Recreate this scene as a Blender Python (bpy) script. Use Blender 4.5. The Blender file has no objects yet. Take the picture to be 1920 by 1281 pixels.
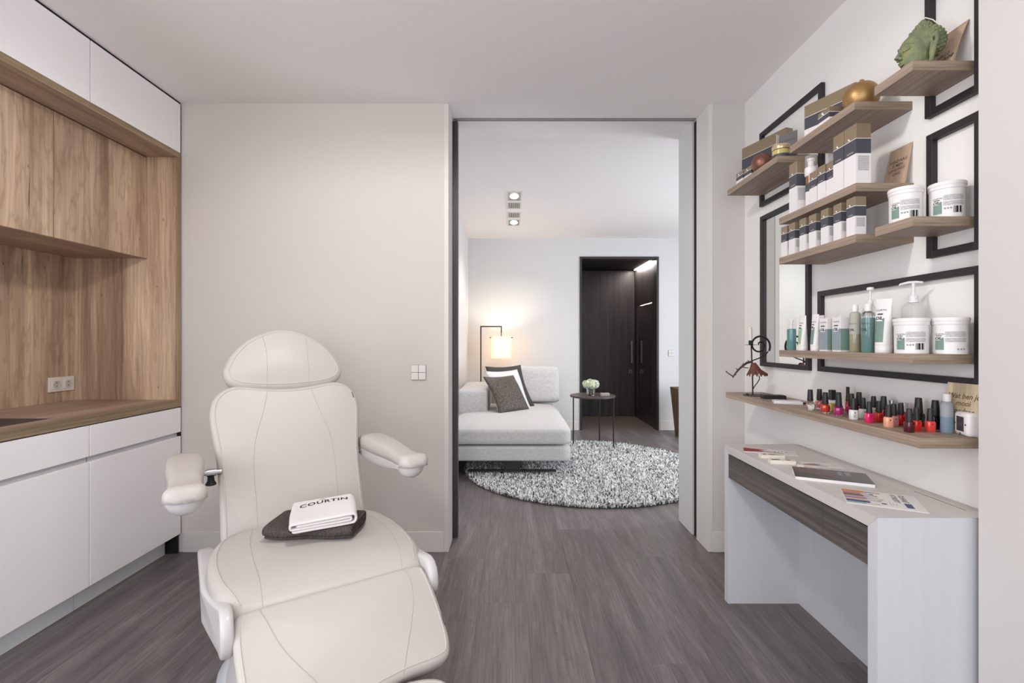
import bpy, bmesh, math, random
from mathutils import Vector, Matrix
from mathutils.bvhtree import BVHTree
random.seed(7)
SC = bpy.context.scene
COL = SC.collection

# ---------------------------------------------------------------- camera, light, exposure
cam_data = bpy.data.cameras.new('camera')
cam_data.sensor_width = 36.0
cam_data.lens = 17.0
cam_data.clip_start = 0.02
cam = bpy.data.objects.new('camera', cam_data)
COL.objects.link(cam)
cam.location = (0, 0, 1.22)
cam.rotation_euler = (math.radians(90), 0, 0)
SC.camera = cam

SC.view_settings.view_transform = 'Standard'
SC.view_settings.look = 'None'
SC.view_settings.gamma = 1.0
SC.view_settings.use_curve_mapping = False
SC.view_settings.exposure = 0.36
SC.cycles.max_bounces = 10
SC.cycles.diffuse_bounces = 6
SC.cycles.glossy_bounces = 4
SC.cycles.transmission_bounces = 8
SC.cycles.transparent_max_bounces = 8
SC.cycles.caustics_reflective = False
SC.cycles.caustics_refractive = False
SC.cycles.sample_clamp_indirect = 4.0
SC.cycles.use_denoising = True

world = bpy.data.worlds.new('daylight')
SC.world = world
world.use_nodes = True
bg = world.node_tree.nodes['Background']
bg.inputs[0].default_value = (0.78, 0.87, 1.0, 1)
bg.inputs[1].default_value = 1.4


def lamp(name, kind, loc, power, color=(1, 1, 1), aim=None, size=None, spot=None, blend=0.6):
    d = bpy.data.lights.new(name, kind)
    d.energy = power
    d.color = color
    if kind == 'AREA':
        d.shape = 'RECTANGLE'
        d.size, d.size_y = size
    elif size is not None:
        d.shadow_soft_size = size
    if kind == 'SPOT':
        d.spot_size = math.radians(spot)
        d.spot_blend = blend
    o = bpy.data.objects.new(name, d)
    COL.objects.link(o)
    o.location = loc
    if aim is not None:
        o.rotation_euler = (Vector(aim) - Vector(loc)).to_track_quat('-Z', 'Y').to_euler()
    return o


# daylight through the windows: behind the camera, right of the lounge; left one added as fill
lamp('added_fill_left', 'AREA', (-2.85, -0.45, 1.45), 42, (0.96, 0.98, 1.0), (0, -0.45, 1.45), (2.3, 1.9))  # added to brighten the shelf wall from the left
lamp('window_daylight_treatment', 'AREA', (-0.3, -2.05, 1.45), 26, (0.96, 0.98, 1.0), (-0.3, 3, 1.45), (3.0, 2.1))
lamp('window_daylight_lounge', 'AREA', (3.95, 4.20, 1.35), 76, (0.90, 0.95, 1.0), (0, 4.20, 1.2), (1.7, 2.3))
# unseen fill light added behind the camera to lift ceiling and walls
lamp('added_fill_light', 'POINT', (-0.45, -1.35, 1.30), 18, (1.0, 0.985, 0.975), None, 0.30)
# opal ceiling lamp of the treatment room, above the picture, and one further back
lamp('ceiling_lamp', 'SPOT', (-0.30, 1.35, 2.55), 40, (1.0, 0.96, 0.93), (-0.30, 1.35, 0), 0.10, 178, 0.3)
lamp('ceiling_lamp', 'SPOT', (-0.40, -1.10, 2.55), 30, (1.0, 0.96, 0.93), (-0.40, -1.10, 0), 0.10, 178, 0.3)
lamp('added_fill_spot', 'SPOT', (-0.55, 0.95, 2.54), 9, (1.0, 0.95, 0.91), (-0.75, 2.8, 2.25), 0.08, 95, 1.0)  # added spot to brighten the top of the back wall
lamp('added_fill_spot', 'SPOT', (-0.15, 0.9, 2.54), 12, (1.0, 0.97, 0.94), (-1.95, 1.95, 2.2), 0.08, 105, 1.0)  # added spot to brighten the white top cabinets
lamp('entry_led', 'AREA', (1.95, 7.35, 2.372), 7, (1.0, 0.96, 0.92), (1.95, 7.35, 0), (0.04, 0.95))
lamp('niche_led', 'AREA', (2.07, 7.35, 1.79), 4, (1.0, 0.96, 0.92), (2.07, 7.35, 0), (0.03, 0.8))
lamp('lounge_ceiling_lamp', 'SPOT', (0.02, 4.72, 2.60), 34, (1.0, 0.93, 0.86), (0.02, 4.72, 0), 0.05, 130, 0.8)
lamp('lounge_ceiling_lamp', 'SPOT', (0.02, 5.76, 2.60), 26, (1.0, 0.93, 0.86), (0.02, 5.76, 0), 0.05, 130, 0.8)


# ---------------------------------------------------------------- helpers
def lin(c):
    return tuple(((x / 12.92) if x <= 0.04045 else ((x + 0.055) / 1.055) ** 2.4) for x in [v / 255.0 for v in c])


MATS = {}


def mat(name, rgb, rough=0.5, metal=0.0, trans=0.0, ior=1.45, emit=None, emit_s=0.0, coat=0.0, spec=None, alpha=1.0):
    if name in MATS:
        return MATS[name]
    m = bpy.data.materials.new(name)
    m.use_nodes = True
    b = m.node_tree.nodes['Principled BSDF']
    b.inputs['Base Color'].default_value = lin(rgb) + (1,)
    b.inputs['Roughness'].default_value = rough
    b.inputs['Metallic'].default_value = metal
    b.inputs['Transmission Weight'].default_value = trans
    b.inputs['IOR'].default_value = ior
    b.inputs['Coat Weight'].default_value = coat
    b.inputs['Alpha'].default_value = alpha
    if spec is not None:
        b.inputs['Specular IOR Level'].default_value = spec
    if emit:
        b.inputs['Emission Color'].default_value = lin(emit) + (1,)
        b.inputs['Emission Strength'].default_value = emit_s
    MATS[name] = m
    return m


def nd(m, kind, **kw):
    n = m.node_tree.nodes.new(kind)
    for k, v in kw.items():
        setattr(n, k, v)
    return n


def lk(m, a, b):
    m.node_tree.links.new(a, b)


def bsdf(m):
    return m.node_tree.nodes['Principled BSDF']


def add_bump(m, scale, strength, dist=0.002, detail=3, stretch=(1, 1, 1)):
    tc = nd(m, 'ShaderNodeTexCoord')
    mp = nd(m, 'ShaderNodeMapping')
    mp.inputs['Scale'].default_value = stretch
    n = nd(m, 'ShaderNodeTexNoise')
    n.inputs['Scale'].default_value = scale
    n.inputs['Detail'].default_value = detail
    b = nd(m, 'ShaderNodeBump')
    b.inputs['Strength'].default_value = strength
    b.inputs['Distance'].default_value = dist
    lk(m, tc.outputs['Object'], mp.inputs[0])
    lk(m, mp.outputs[0], n.inputs['Vector'])
    lk(m, n.outputs[0], b.inputs['Height'])
    lk(m, b.outputs[0], bsdf(m).inputs['Normal'])
    return m


def ramp(m, stops, interp='LINEAR'):
    r = nd(m, 'ShaderNodeValToRGB')
    r.color_ramp.interpolation = interp
    e = r.color_ramp.elements
    while len(e) < len(stops):
        e.new(0.5)
    for el, (p, c) in zip(e, stops):
        el.position = p
        el.color = (lin(c) + (1,)) if max(c) > 2.0 else tuple(c) + (1,)
    return r


def mixc(m, fac, a, b, blend='MIX'):
    x = nd(m, 'ShaderNodeMix', data_type='RGBA', blend_type=blend)
    for sock, v in ((x.inputs[0], fac), (x.inputs[6], a), (x.inputs[7], b)):
        if isinstance(v, (int, float)):
            sock.default_value = v
        elif isinstance(v, tuple):
            sock.default_value = v
        else:
            lk(m, v, sock)
    return x.outputs[2]


def wood(name, along, base, dark, light, fine=60.0, rough=0.5, rustic=0.0, per_object=0.0, board=None, bump=0.25, contrast=1.0, flow=1.2):
    """procedural timber; along = axis index of the grain; board = (axis, width) tints boards"""
    if name in MATS:
        return MATS[name]
    m = mat(name, base, rough)
    tc = nd(m, 'ShaderNodeTexCoord')
    info = nd(m, 'ShaderNodeObjectInfo')
    off = nd(m, 'ShaderNodeVectorMath', operation='SCALE')
    comb = nd(m, 'ShaderNodeCombineXYZ')
    for i in range(3):
        lk(m, info.outputs['Random'], comb.inputs[i])
    lk(m, comb.outputs[0], off.inputs[0])
    off.inputs['Scale'].default_value = 37.0 if per_object else 0.0
    add = nd(m, 'ShaderNodeVectorMath', operation='ADD')
    lk(m, tc.outputs['Object'], add.inputs[0])
    lk(m, off.outputs[0], add.inputs[1])

    def mapped(s_along, s_across):
        mp = nd(m, 'ShaderNodeMapping')
        s = [s_across] * 3
        s[along] = s_along
        mp.inputs['Scale'].default_value = s
        lk(m, add.outputs[0], mp.inputs[0])
        return mp.outputs[0]

    def noise(vec, scale, detail=4, dist=0.0, rough_=0.55):
        n = nd(m, 'ShaderNodeTexNoise')
        n.inputs['Scale'].default_value = scale
        n.inputs['Detail'].default_value = detail
        n.inputs['Distortion'].default_value = dist
        n.inputs['Roughness'].default_value = rough_
        lk(m, vec, n.inputs['Vector'])
        return n.outputs[0]

    g1 = noise(mapped(flow, fine), 1.0, 5, 0.4)            # long fibres
    g2 = noise(mapped(0.55, 7.0), 1.0, 4, 1.4)           # broad figure
    g3 = noise(mapped(9.0, fine * 3.5), 1.0, 2)           # pores
    r1 = ramp(m, [(0.30, dark), (0.52, base), (0.72, light)])
    lk(m, g2, r1.inputs[0])
    r2 = ramp(m, [(0.36, (0.62, 0.60, 0.58)), (0.62, (1.12, 1.11, 1.10))])
    lk(m, g1, r2.inputs[0])
    c = mixc(m, 0.75 * contrast, r1.outputs[0], r2.outputs[0], 'MULTIPLY')
    r3 = ramp(m, [(0.40, (0.78, 0.76, 0.75)), (0.55, (1.0, 1.0, 1.0))])
    lk(m, g3, r3.inputs[0])
    c = mixc(m, 0.6 * contrast, c, r3.outputs[0], 'MULTIPLY')
    if rustic:
        ring = nd(m, 'ShaderNodeTexWave', wave_type='BANDS', bands_direction='XYZ'[(along + 1) % 3])
        ring.inputs['Scale'].default_value = 5.5
        ring.inputs['Distortion'].default_value = 9.0
        ring.inputs['Detail'].default_value = 2.5
        ring.inputs['Detail Scale'].default_value = 1.6
        lk(m, mapped(0.55, 2.4), ring.inputs['Vector'])
        rr = ramp(m, [(0.0, (0.80, 0.77, 0.74)), (0.25, (1.0, 1.0, 1.0)), (1.0, (1.04, 1.04, 1.04))])
        lk(m, ring.outputs[1], rr.inputs[0])
        c = mixc(m, 0.75 * rustic, c, rr.outputs[0], 'MULTIPLY')
        # drying cracks and knots
        k1 = noise(mapped(1.3, 42.0), 1.0, 2, 0.8)
        kr = ramp(m, [(0.245, (0.18, 0.13, 0.10)), (0.272, (1.0, 1.0, 1.0))])
        lk(m, k1, kr.inputs[0])
        c = mixc(m, 0.8 * rustic, c, kr.outputs[0], 'MULTIPLY')
        v = nd(m, 'ShaderNodeTexVoronoi')
        v.inputs['Scale'].default_value = 9.0
        lk(m, mapped(0.7, 1.1), v.inputs['Vector'])
        vr = ramp(m, [(0.02, (0.18, 0.13, 0.10)), (0.062, (1.0, 1.0, 1.0))])
        lk(m, v.outputs['Distance'], vr.inputs[0])
        c = mixc(m, 0.8 * rustic, c, vr.outputs[0], 'MULTIPLY')
    if board:
        ax, width = board
        sep = nd(m, 'ShaderNodeSeparateXYZ')
        lk(m, tc.outputs['Object'], sep.inputs[0])
        dv = nd(m, 'ShaderNodeMath', operation='DIVIDE')
        lk(m, sep.outputs[ax], dv.inputs[0])
        dv.inputs[1].default_value = width
        fl = nd(m, 'ShaderNodeMath', operation='FLOOR')
        lk(m, dv.outputs[0], fl.inputs[0])
        wn = nd(m, 'ShaderNodeTexWhiteNoise', noise_dimensions='1D')
        lk(m, fl.outputs[0], wn.inputs['W'])
        br = ramp(m, [(0.0, (0.74, 0.69, 0.66)), (0.5, (0.97, 0.95, 0.93)), (1.0, (1.22, 1.20, 1.16))])
        lk(m, wn.outputs[0], br.inputs[0])
        c = mixc(m, 0.9, c, br.outputs[0], 'MULTIPLY')
    if per_object:
        pr = ramp(m, [(0.0, (1 - per_object,) * 3), (1.0, (1 + per_object,) * 3)])
        lk(m, info.outputs['Random'], pr.inputs[0])
        c = mixc(m, 1.0, c, pr.outputs[0], 'MULTIPLY')
    lk(m, c, bsdf(m).inputs['Base Color'])
    b = nd(m, 'ShaderNodeBump')
    b.inputs['Strength'].default_value = bump
    b.inputs['Distance'].default_value = 0.001
    lk(m, g1, b.inputs['Height'])
    lk(m, b.outputs[0], bsdf(m).inputs['Normal'])
    return m


def link(o, parent=None):
    COL.objects.link(o)
    if parent is not None:
        o.parent = parent
    return o


def tag(o, label, cat, group=None):
    o['label'] = label
    o['category'] = cat
    if group:
        o['group'] = group
    return o


def empty(name, loc, label, cat, group=None, rotz=0.0):
    o = bpy.data.objects.new(name, None)
    o.empty_display_size = 0.05
    COL.objects.link(o)
    o.location = loc
    o.rotation_euler = (0, 0, rotz)
    return tag(o, label, cat, group)


def struct(o):
    o['kind'] = 'structure'
    return o


class MB:
    """collects shapes; build() links them as ONE mesh object"""

    def __init__(self):
        self.bm = bmesh.new()
        self.mi = 0

    def _new(self, verts):
        fs = set()
        for v in verts:
            fs.update(v.link_faces)
        for f in fs:
            f.material_index = self.mi
        return self

    def box(self, x0, x1, y0, y1, z0, z1, bevel=0.0, seg=1):
        m = Matrix.Translation(((x0 + x1) / 2, (y0 + y1) / 2, (z0 + z1) / 2)) @ Matrix.Diagonal((abs(x1 - x0), abs(y1 - y0), abs(z1 - z0), 1))
        r = bmesh.ops.create_cube(self.bm, size=1.0, matrix=m)
        vs = r['verts']
        if bevel > 0:
            es = list({e for v in vs for e in v.link_edges})
            r2 = bmesh.ops.bevel(self.bm, geom=es, offset=bevel, segments=seg, affect='EDGES', profile=0.5)
            vs = r2['verts']
        return self._new(vs)

    def prism(self, pts, axis, a, b, bevel=0.0):
        """polygon pts in the two other axes, extruded from a to b along axis"""
        def P(u, v, w):
            return {0: (w, u, v), 1: (u, w, v), 2: (u, v, w)}[axis]
        va = [self.bm.verts.new(P(u, v, a)) for u, v in pts]
        vb = [self.bm.verts.new(P(u, v, b)) for u, v in pts]
        n = len(pts)
        self.bm.faces.new(va)
        self.bm.faces.new(list(reversed(vb)))
        for i in range(n):
            self.bm.faces.new((va[i], vb[i], vb[(i + 1) % n], va[(i + 1) % n]))
        fs = {f for v in va + vb for f in v.link_faces}
        bmesh.ops.recalc_face_normals(self.bm, faces=list(fs))
        if bevel > 0:
            es = list({e for v in va + vb for e in v.link_edges})
            bmesh.ops.bevel(self.bm, geom=es, offset=bevel, segments=2, affect='EDGES', profile=0.5)
        return self._new([v for v in va + vb if v.is_valid])

    def lathe(self, prof, seg=24, cx=0.0, cy=0.0, z0=0.0, sx=1.0, sy=1.0, power=2.0):
        """profile (r, z) turned about z; power > 2 gives a rounded square section"""
        rings = []
        for r, z in prof:
            if r <= 1e-6:
                rings.append([self.bm.verts.new((cx, cy, z0 + z))])
                continue
            ring = []
            for i in range(seg):
                a = 2 * math.pi * i / seg
                c, s = math.cos(a), math.sin(a)
                k = 1.0 if power == 2.0 else (abs(c) ** power + abs(s) ** power) ** (-1.0 / power)
                ring.append(self.bm.verts.new((cx + r * c * k * sx, cy + r * s * k * sy, z0 + z)))
            rings.append(ring)
        new = []
        for A, B in zip(rings, rings[1:]):
            if len(A) == 1 and len(B) == 1:
                continue
            for i in range(seg):
                j = (i + 1) % seg
                if len(A) == 1:
                    new.append(self.bm.faces.new((A[0], B[j], B[i])))
                elif len(B) == 1:
                    new.append(self.bm.faces.new((A[i], A[j], B[0])))
                else:
                    new.append(self.bm.faces.new((A[i], A[j], B[j], B[i])))
        if len(rings[0]) > 1:
            new.append(self.bm.faces.new(list(reversed(rings[0]))))
        if len(rings[-1]) > 1:
            new.append(self.bm.faces.new(rings[-1]))
        for f in new:
            f.smooth = True
            f.material_index = self.mi
        for A in (rings[0], rings[-1]):
            pass
        return self

    def tube(self, pts, r, seg=8, closed=False, taper=None, cap=True):
        pts = [Vector(p) for p in pts]
        n = len(pts)
        rings = []
        up = None
        for i, p in enumerate(pts):
            if closed:
                t = (pts[(i + 1) % n] - pts[i - 1])
            else:
                t = pts[min(i + 1, n - 1)] - pts[max(i - 1, 0)]
            t.normalize()
            if up is None:
                up = t.orthogonal().normalized()
            else:
                up = (up - t * up.dot(t))
                up = up.normalized() if up.length > 1e-6 else t.orthogonal().normalized()
            side = t.cross(up)
            rr = r if taper is None else r * taper[i]
            rings.append([self.bm.verts.new(p + (up * math.cos(a) + side * math.sin(a)) * rr) for a in [2 * math.pi * k / seg for k in range(seg)]])
        new = []
        pairs = list(zip(rings, rings[1:])) + ([(rings[-1], rings[0])] if closed else [])
        for A, B in pairs:
            for k in range(seg):
                j = (k + 1) % seg
                new.append(self.bm.faces.new((A[k], A[j], B[j], B[k])))
        if not closed and cap:
            new.append(self.bm.faces.new(list(reversed(rings[0]))))
            new.append(self.bm.faces.new(rings[-1]))
        for f in new:
            f.smooth = True
            f.material_index = self.mi
        return self

    def ball(self, c, r, seg=16, rings=10, scale=(1, 1, 1), rot=None):
        m = Matrix.Translation(c) @ (rot.to_4x4() if rot else Matrix()) @ Matrix.Diagonal((scale[0], scale[1], scale[2], 1))
        q = bmesh.ops.create_uvsphere(self.bm, u_segments=seg, v_segments=rings, radius=r, matrix=m)
        self._new(q['verts'])
        for v in q['verts']:
            for f in v.link_faces:
                f.smooth = True
        return self

    def poly(self, pts):
        f = self.bm.faces.new([self.bm.verts.new(p) for p in pts])
        f.material_index = self.mi
        return self

    def build(self, name, mats, parent=None, loc=None, rot=None, auto=True):
        bmesh.ops.recalc_face_normals(self.bm, faces=self.bm.faces[:])
        me = bpy.data.meshes.new(name)
        if auto:
            for e in self.bm.edges:
                if len(e.link_faces) == 2 and e.calc_face_angle(0.0) > math.radians(42):
                    e.smooth = False
        self.bm.to_mesh(me)
        self.bm.free()
        for mm in (mats if isinstance(mats, (list, tuple)) else [mats]):
            me.materials.append(mm)
        o = bpy.data.objects.new(name, me)
        link(o, parent)
        if loc:
            o.location = loc
        if rot:
            o.rotation_euler = rot
        return o


def dup(o, parent=None, loc=None, rotz=None, label=None):
    """copy a thing with its parts and sub-parts (mesh data shared)"""
    c = o.copy()
    COL.objects.link(c)
    if parent is not None:
        c.parent = parent
    if loc is not None:
        c.location = loc
    if rotz is not None:
        c.rotation_euler = (0, 0, rotz)
    if label:
        c['label'] = label
    for ch in list(o.children):
        dup(ch, c)
    return c


_TEXT = {}


def text_data(body, size, shear=0.0, align='CENTER', spacing=1.0, bold=0.0, line=1.0):
    """flat lettering as vertex and face lists (x right, y up)"""
    key = (body, size, shear, align, spacing, bold, line)
    if key in _TEXT:
        return _TEXT[key]
    cu = bpy.data.curves.new('lettering', 'FONT')
    cu.body = body
    cu.size = size
    cu.shear = shear
    cu.align_x = align
    cu.align_y = 'CENTER'
    cu.space_character = spacing
    cu.space_line = line
    cu.offset = bold
    cu.resolution_u = 2
    o = bpy.data.objects.new('lettering', cu)
    COL.objects.link(o)
    dg = bpy.context.evaluated_depsgraph_get()
    me = o.evaluated_get(dg).to_mesh()
    vs = [tuple(v.co) for v in me.vertices]
    fs = [tuple(p.vertices) for p in me.polygons]
    o.evaluated_get(dg).to_mesh_clear()
    bpy.data.objects.remove(o)
    bpy.data.curves.remove(cu)
    _TEXT[key] = (vs, fs)
    return _TEXT[key]


def lettering(body, size, m, parent, fn, name='lettering', **kw):
    """fn maps flat (x, y) to the parent's local space"""
    vs, fs = text_data(body, size, **kw)
    me = bpy.data.meshes.new(name)
    me.from_pydata([fn(x, y) for x, y, _ in vs], [], fs)
    me.materials.append(m)
    o = bpy.data.objects.new(name, me)
    return link(o, parent)


def plane_fn(origin, ux, uy):
    o, a, b = Vector(origin), Vector(ux).normalized(), Vector(uy).normalized()
    return lambda x, y: tuple(o + a * x + b * y)


def patch(m, parent, fn, x0, x1, y0, y1, nx=1, name='label_print'):
    """a rectangle of print laid on a surface through fn"""
    vs, fs = [], []
    for i in range(nx + 1):
        x = x0 + (x1 - x0) * i / nx
        vs += [fn(x, y0), fn(x, y1)]
    for i in range(nx):
        fs.append((2 * i, 2 * i + 2, 2 * i + 3, 2 * i + 1))
    me = bpy.data.meshes.new(name)
    me.from_pydata(vs, [], fs)
    uv = me.uv_layers.new(name='uv')
    for poly in me.polygons:
        for li, vi in zip(poly.loop_indices, poly.vertices):
            i, j = vi // 2, vi % 2
            uv.data[li].uv = ((x1 - x0) * i / nx, (y1 - y0) * j)
    me.materials.append(m)
    o = bpy.data.objects.new(name, me)
    return link(o, parent)


# ---------------------------------------------------------------- materials
WALL = add_bump(mat('wall_paint', (206, 201, 198), 0.85, spec=0.2), 90, 0.03)
WALL_B = add_bump(mat('dimmed_greige_wall', (204, 197, 192), 0.85, spec=0.2), 90, 0.03)  # toned down: weaker light on the back wall put into its colour
WALL_R = add_bump(mat('brightened_shelf_wall', (240, 237, 234), 0.85, spec=0.2), 90, 0.03)  # lightened: brightness of the lit shelf wall put into its colour
CEIL = mat('ceiling_paint', (242, 238, 237), 0.9, spec=0.1)
WALL_FAR = mat('lounge_paint', (214, 214, 214), 0.85, spec=0.2)
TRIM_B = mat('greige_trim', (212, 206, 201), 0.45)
TRIM = mat('white_trim', (222, 218, 213), 0.45)
WHITE = mat('white_lacquer', (244, 241, 242), 0.38)
WHITE2 = mat('white_melamine', (222, 221, 223), 0.45)
GREYL = mat('pale_grey_rail', (196, 196, 200), 0.35, 0.3)
DARKGAP = mat('dark_recess', (14, 15, 15), 0.8)
BLACK = mat('black_paint', (26, 24, 26), 0.45)
FRAME = add_bump(mat('black_frame_wood', (44, 39, 42), 0.5), 120, 0.1, stretch=(1, 1, 0.1))
OAK_V = wood('rustic_oak_upright', 2, (190, 166, 144), (164, 138, 117), (222, 198, 168), 80, 0.5, rustic=1.0, board=(1, 0.15), per_object=0.03, contrast=0.58, flow=2.0)
OAK_P = wood('rustic_oak_upright_end', 2, (186, 160, 137), (152, 126, 106), (214, 190, 162), 80, 0.5, rustic=0.75, board=(0, 0.15), contrast=0.58, flow=2.0)
OAK_H = wood('rustic_oak_lengthwise', 1, (174, 152, 135), (152, 130, 114), (194, 172, 152), 80, 0.5, rustic=0.4, contrast=0.75)
OAK_E = wood('oak_edge_band', 1, (160, 139, 110), (142, 122, 95), (176, 155, 125), 90, 0.5)
OAK_EV = wood('oak_edge_band_upright', 2, (160, 139, 110), (142, 122, 95), (176, 155, 125), 90, 0.5)
FLOORW = wood('grey_oak_plank', 1, (117, 110, 110), (98, 92, 92), (134, 127, 127), 150, 0.42, per_object=0.03, rustic=0.55, bump=0.3, contrast=0.85, flow=5.0)
SHELF = wood('grey_oak_shelf', 1, (166, 146, 130), (144, 124, 110), (186, 166, 148), 110, 0.5, bump=0.3)
SHELF_E = wood('grey_oak_shelf_end', 0, (162, 144, 124), (120, 104, 90), (194, 176, 154), 170, 0.5, bump=0.3, contrast=1.25)
DRAWERW = wood('dark_grey_oak', 1, (96, 90, 86), (76, 71, 68), (116, 109, 104), 70, 0.55, rustic=0.35)
WENGE = wood('dark_wenge', 2, (66, 57, 57), (54, 47, 47), (78, 68, 67), 40, 0.45)
METAL = mat('brushed_steel', (190, 190, 192), 0.28, 1.0)
# ---------------------------------------------------------------- room shell
DB = 2.804            # face of the wall with the sliding door
XR = 1.35             # face of the shelf wall
def wallbox(name, m, *b):
    return struct(MB().box(*b).build(name, m))

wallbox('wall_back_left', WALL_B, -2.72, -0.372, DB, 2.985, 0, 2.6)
wallbox('wall_back_left_rear', WALL_FAR, -2.72, -0.368, 3.07, 3.3, 0, 2.6)
wallbox('wall_back_right', WALL, 1.142, 1.50, DB, 2.985, 0, 2.6)
wallbox('wall_back_right_rear', WALL_FAR, 1.138, 3.8, 3.055, 3.3, 0, 2.64)
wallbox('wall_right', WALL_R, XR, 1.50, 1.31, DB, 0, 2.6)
wallbox('wall_right_near', WALL, 1.264, 1.50, -2.0, 1.31, 0, 2.6)
lw = MB()
lw.box(-2.72, -2.56, -2.0, -1.6, 0, 2.6).box(-2.72, -2.56, 0.7, DB, 0, 2.6).box(-2.72, -2.56, -1.6, 0.7, 0, 0.5).box(-2.72, -2.56, -1.6, 0.7, 2.4, 2.6)
struct(lw.build('wall_left', WALL))
w = MB()
for y in (-1.6, -0.475, 0.65):
    w.box(-2.66, -2.61, y, y + 0.05, 0.5, 2.4)
w.box(-2.66, -2.61, -1.6, 0.7, 0.5, 0.55).box(-2.66, -2.61, -1.6, 0.7, 2.35, 2.4)
struct(w.build('added_window_3', TRIM))  # unseen window added to go with the left fill light
# wall behind the camera, with a wide window
fw = MB()
fw.box(-2.56, -1.75, -2.0, -1.88, 0, 2.6).box(1.15, 1.264, -2.0, -1.88, 0, 2.6).box(-1.75, 1.15, -2.0, -1.88, 0, 0.42).box(-1.75, 1.15, -2.0, -1.88, 2.42, 2.6)
struct(fw.build('wall_front', WALL))
w = MB()
for x in (-1.75, -0.325, 1.10):
    w.box(x, x + 0.05, -1.97, -1.92, 0.42, 2.42)
w.box(-1.75, 1.15, -1.97, -1.92, 0.42, 0.47).box(-1.75, 1.15, -1.97, -1.92, 2.37, 2.42)
struct(w.build('window_1', TRIM))
wallbox('ceiling', CEIL, -2.72, 1.5, -2.0, 3.3, 2.6, 2.72)
# lounge
wallbox('ceiling_lounge', CEIL, -0.8, 3.9, 3.3, 6.85, 2.64, 2.76)
wallbox('wall_lounge_left', WALL_FAR, -0.78, -0.602, 3.3, 6.8, 0, 2.64)
DF = 6.656
lf = MB()
lf.box(-0.602, 0.932, DF, 6.80, 0, 2.64).box(2.019, 3.8, DF, 6.80, 0, 2.64).box(0.932, 2.019, DF, 6.80, 2.387, 2.64)
struct(lf.build('wall_lounge_far', WALL_FAR))
lr = MB()
lr.box(3.66, 3.8, 3.3, 3.5, 0, 2.64).box(3.66, 3.8, 5.7, DF, 0, 2.64).box(3.66, 3.8, 3.5, 5.7, 0, 0.25).box(3.66, 3.8, 3.5, 5.7, 2.45, 2.64)
struct(lr.build('wall_lounge_right', WALL_FAR))
w = MB()
for y in (3.5, 4.575, 5.65):
    w.box(3.70, 3.75, y, y + 0.05, 0.25, 2.45)
w.box(3.70, 3.75, 3.5, 5.7, 0.25, 0.30).box(3.70, 3.75, 3.5, 5.7, 2.40, 2.45)
struct(w.build('window_2', TRIM))

# jamb linings of the opening, sliding door and track
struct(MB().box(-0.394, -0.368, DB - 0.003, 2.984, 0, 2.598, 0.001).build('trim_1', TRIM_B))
struct(MB().box(1.138, 1.164, DB - 0.003, 2.984, 0, 2.598, 0.001).build('trim_2', TRIM))
tr = MB()
tr.box(-0.36, 1.137, 2.988, 2.994, 2.5955, 2.6).box(-0.36, 1.137, 3.012, 3.018, 2.5955, 2.6)
struct(tr.build('trim_3', [mat('track_grey', (120, 120, 122), 0.4)]))
struct(MB().box(1.15, 1.45, 2.986, 3.054, 0, 2.6).build('trim_4', DARKGAP))
door = struct(MB().box(-1.6, -0.336, 2.994, 3.040, 0.008, 2.585, 0.001).build('door_1', WENGE))
MB().box(-0.342, -0.3345, 3.004, 3.030, 0.93, 1.13, 0.002).build('finger_pull', BLACK, door)

# baseboards
def bb(name, *b):
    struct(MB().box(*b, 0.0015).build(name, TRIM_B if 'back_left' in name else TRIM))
bb('baseboard_back_left', -1.905, -0.394, DB - 0.006, DB + 0.001, 0, 0.118)
bb('baseboard_back_right', 1.164, XR - 0.006, DB - 0.006, DB + 0.001, 0, 0.118)
bb('baseboard_right', XR - 0.006, XR + 0.001, 1.31, DB, 0, 0.118)
bb('baseboard_lounge_far', -0.602, 0.908, DF - 0.008, DF + 0.001, 0, 0.125)
bb('baseboard_lounge_far_right', 2.043, 3.66, DF - 0.008, DF + 0.001, 0, 0.125)
bb('baseboard_lounge_left', -0.603, -0.594, 3.3, DF, 0, 0.125)

# floor: base slab, every plank a piece of its own
floor = struct(MB().box(-2.72, 3.9, -2.0, 8.0, -0.12, -0.0042).build('floor', mat('floor_joint', (70, 65, 64), 0.8)))
PW, PL = 0.228, 1.50
known = {-1: 2.718, 0: 2.257, 1: 2.543, 3: 1.83, -4: 1.62}
plank_mesh = {}
n_planks = 0
for c in range(-9, 16):
    x0 = -0.155 + PW * c
    off = known.get(c, random.uniform(0, PL))
    y = off - PL * math.ceil((off + 0.3) / PL)
    while y < 6.75:
        y0, y1 = max(y, -0.6), min(y + PL, 6.72)
        y += PL
        xe = x0 + PW
        if y1 - y0 < 0.05 or (y1 < 3.3 and x0 > 1.30) or (y0 > 3.3 and xe < -0.62):
            continue
        key = (round(y1 - y0, 3))
        if key not in plank_mesh:
            o = MB().box(0.0002, PW - 0.0002, 0.0002, y1 - y0 - 0.0002, -0.004, 0.0, 0.0002).build('plank', FLOORW, floor)
            plank_mesh[key] = o.data
        else:
            o = link(bpy.data.objects.new('plank', plank_mesh[key]), floor)
        o.location = (x0, y0, 0)
        n_planks += 1
# dark tiled floor of the entry porch behind the lounge door opening
struct(MB().box(0.85, 2.2, 6.72, 8.0, -0.0041, 0.0).build('floor_entry', mat('entry_floor', (112, 99, 92), 0.4)))

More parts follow.
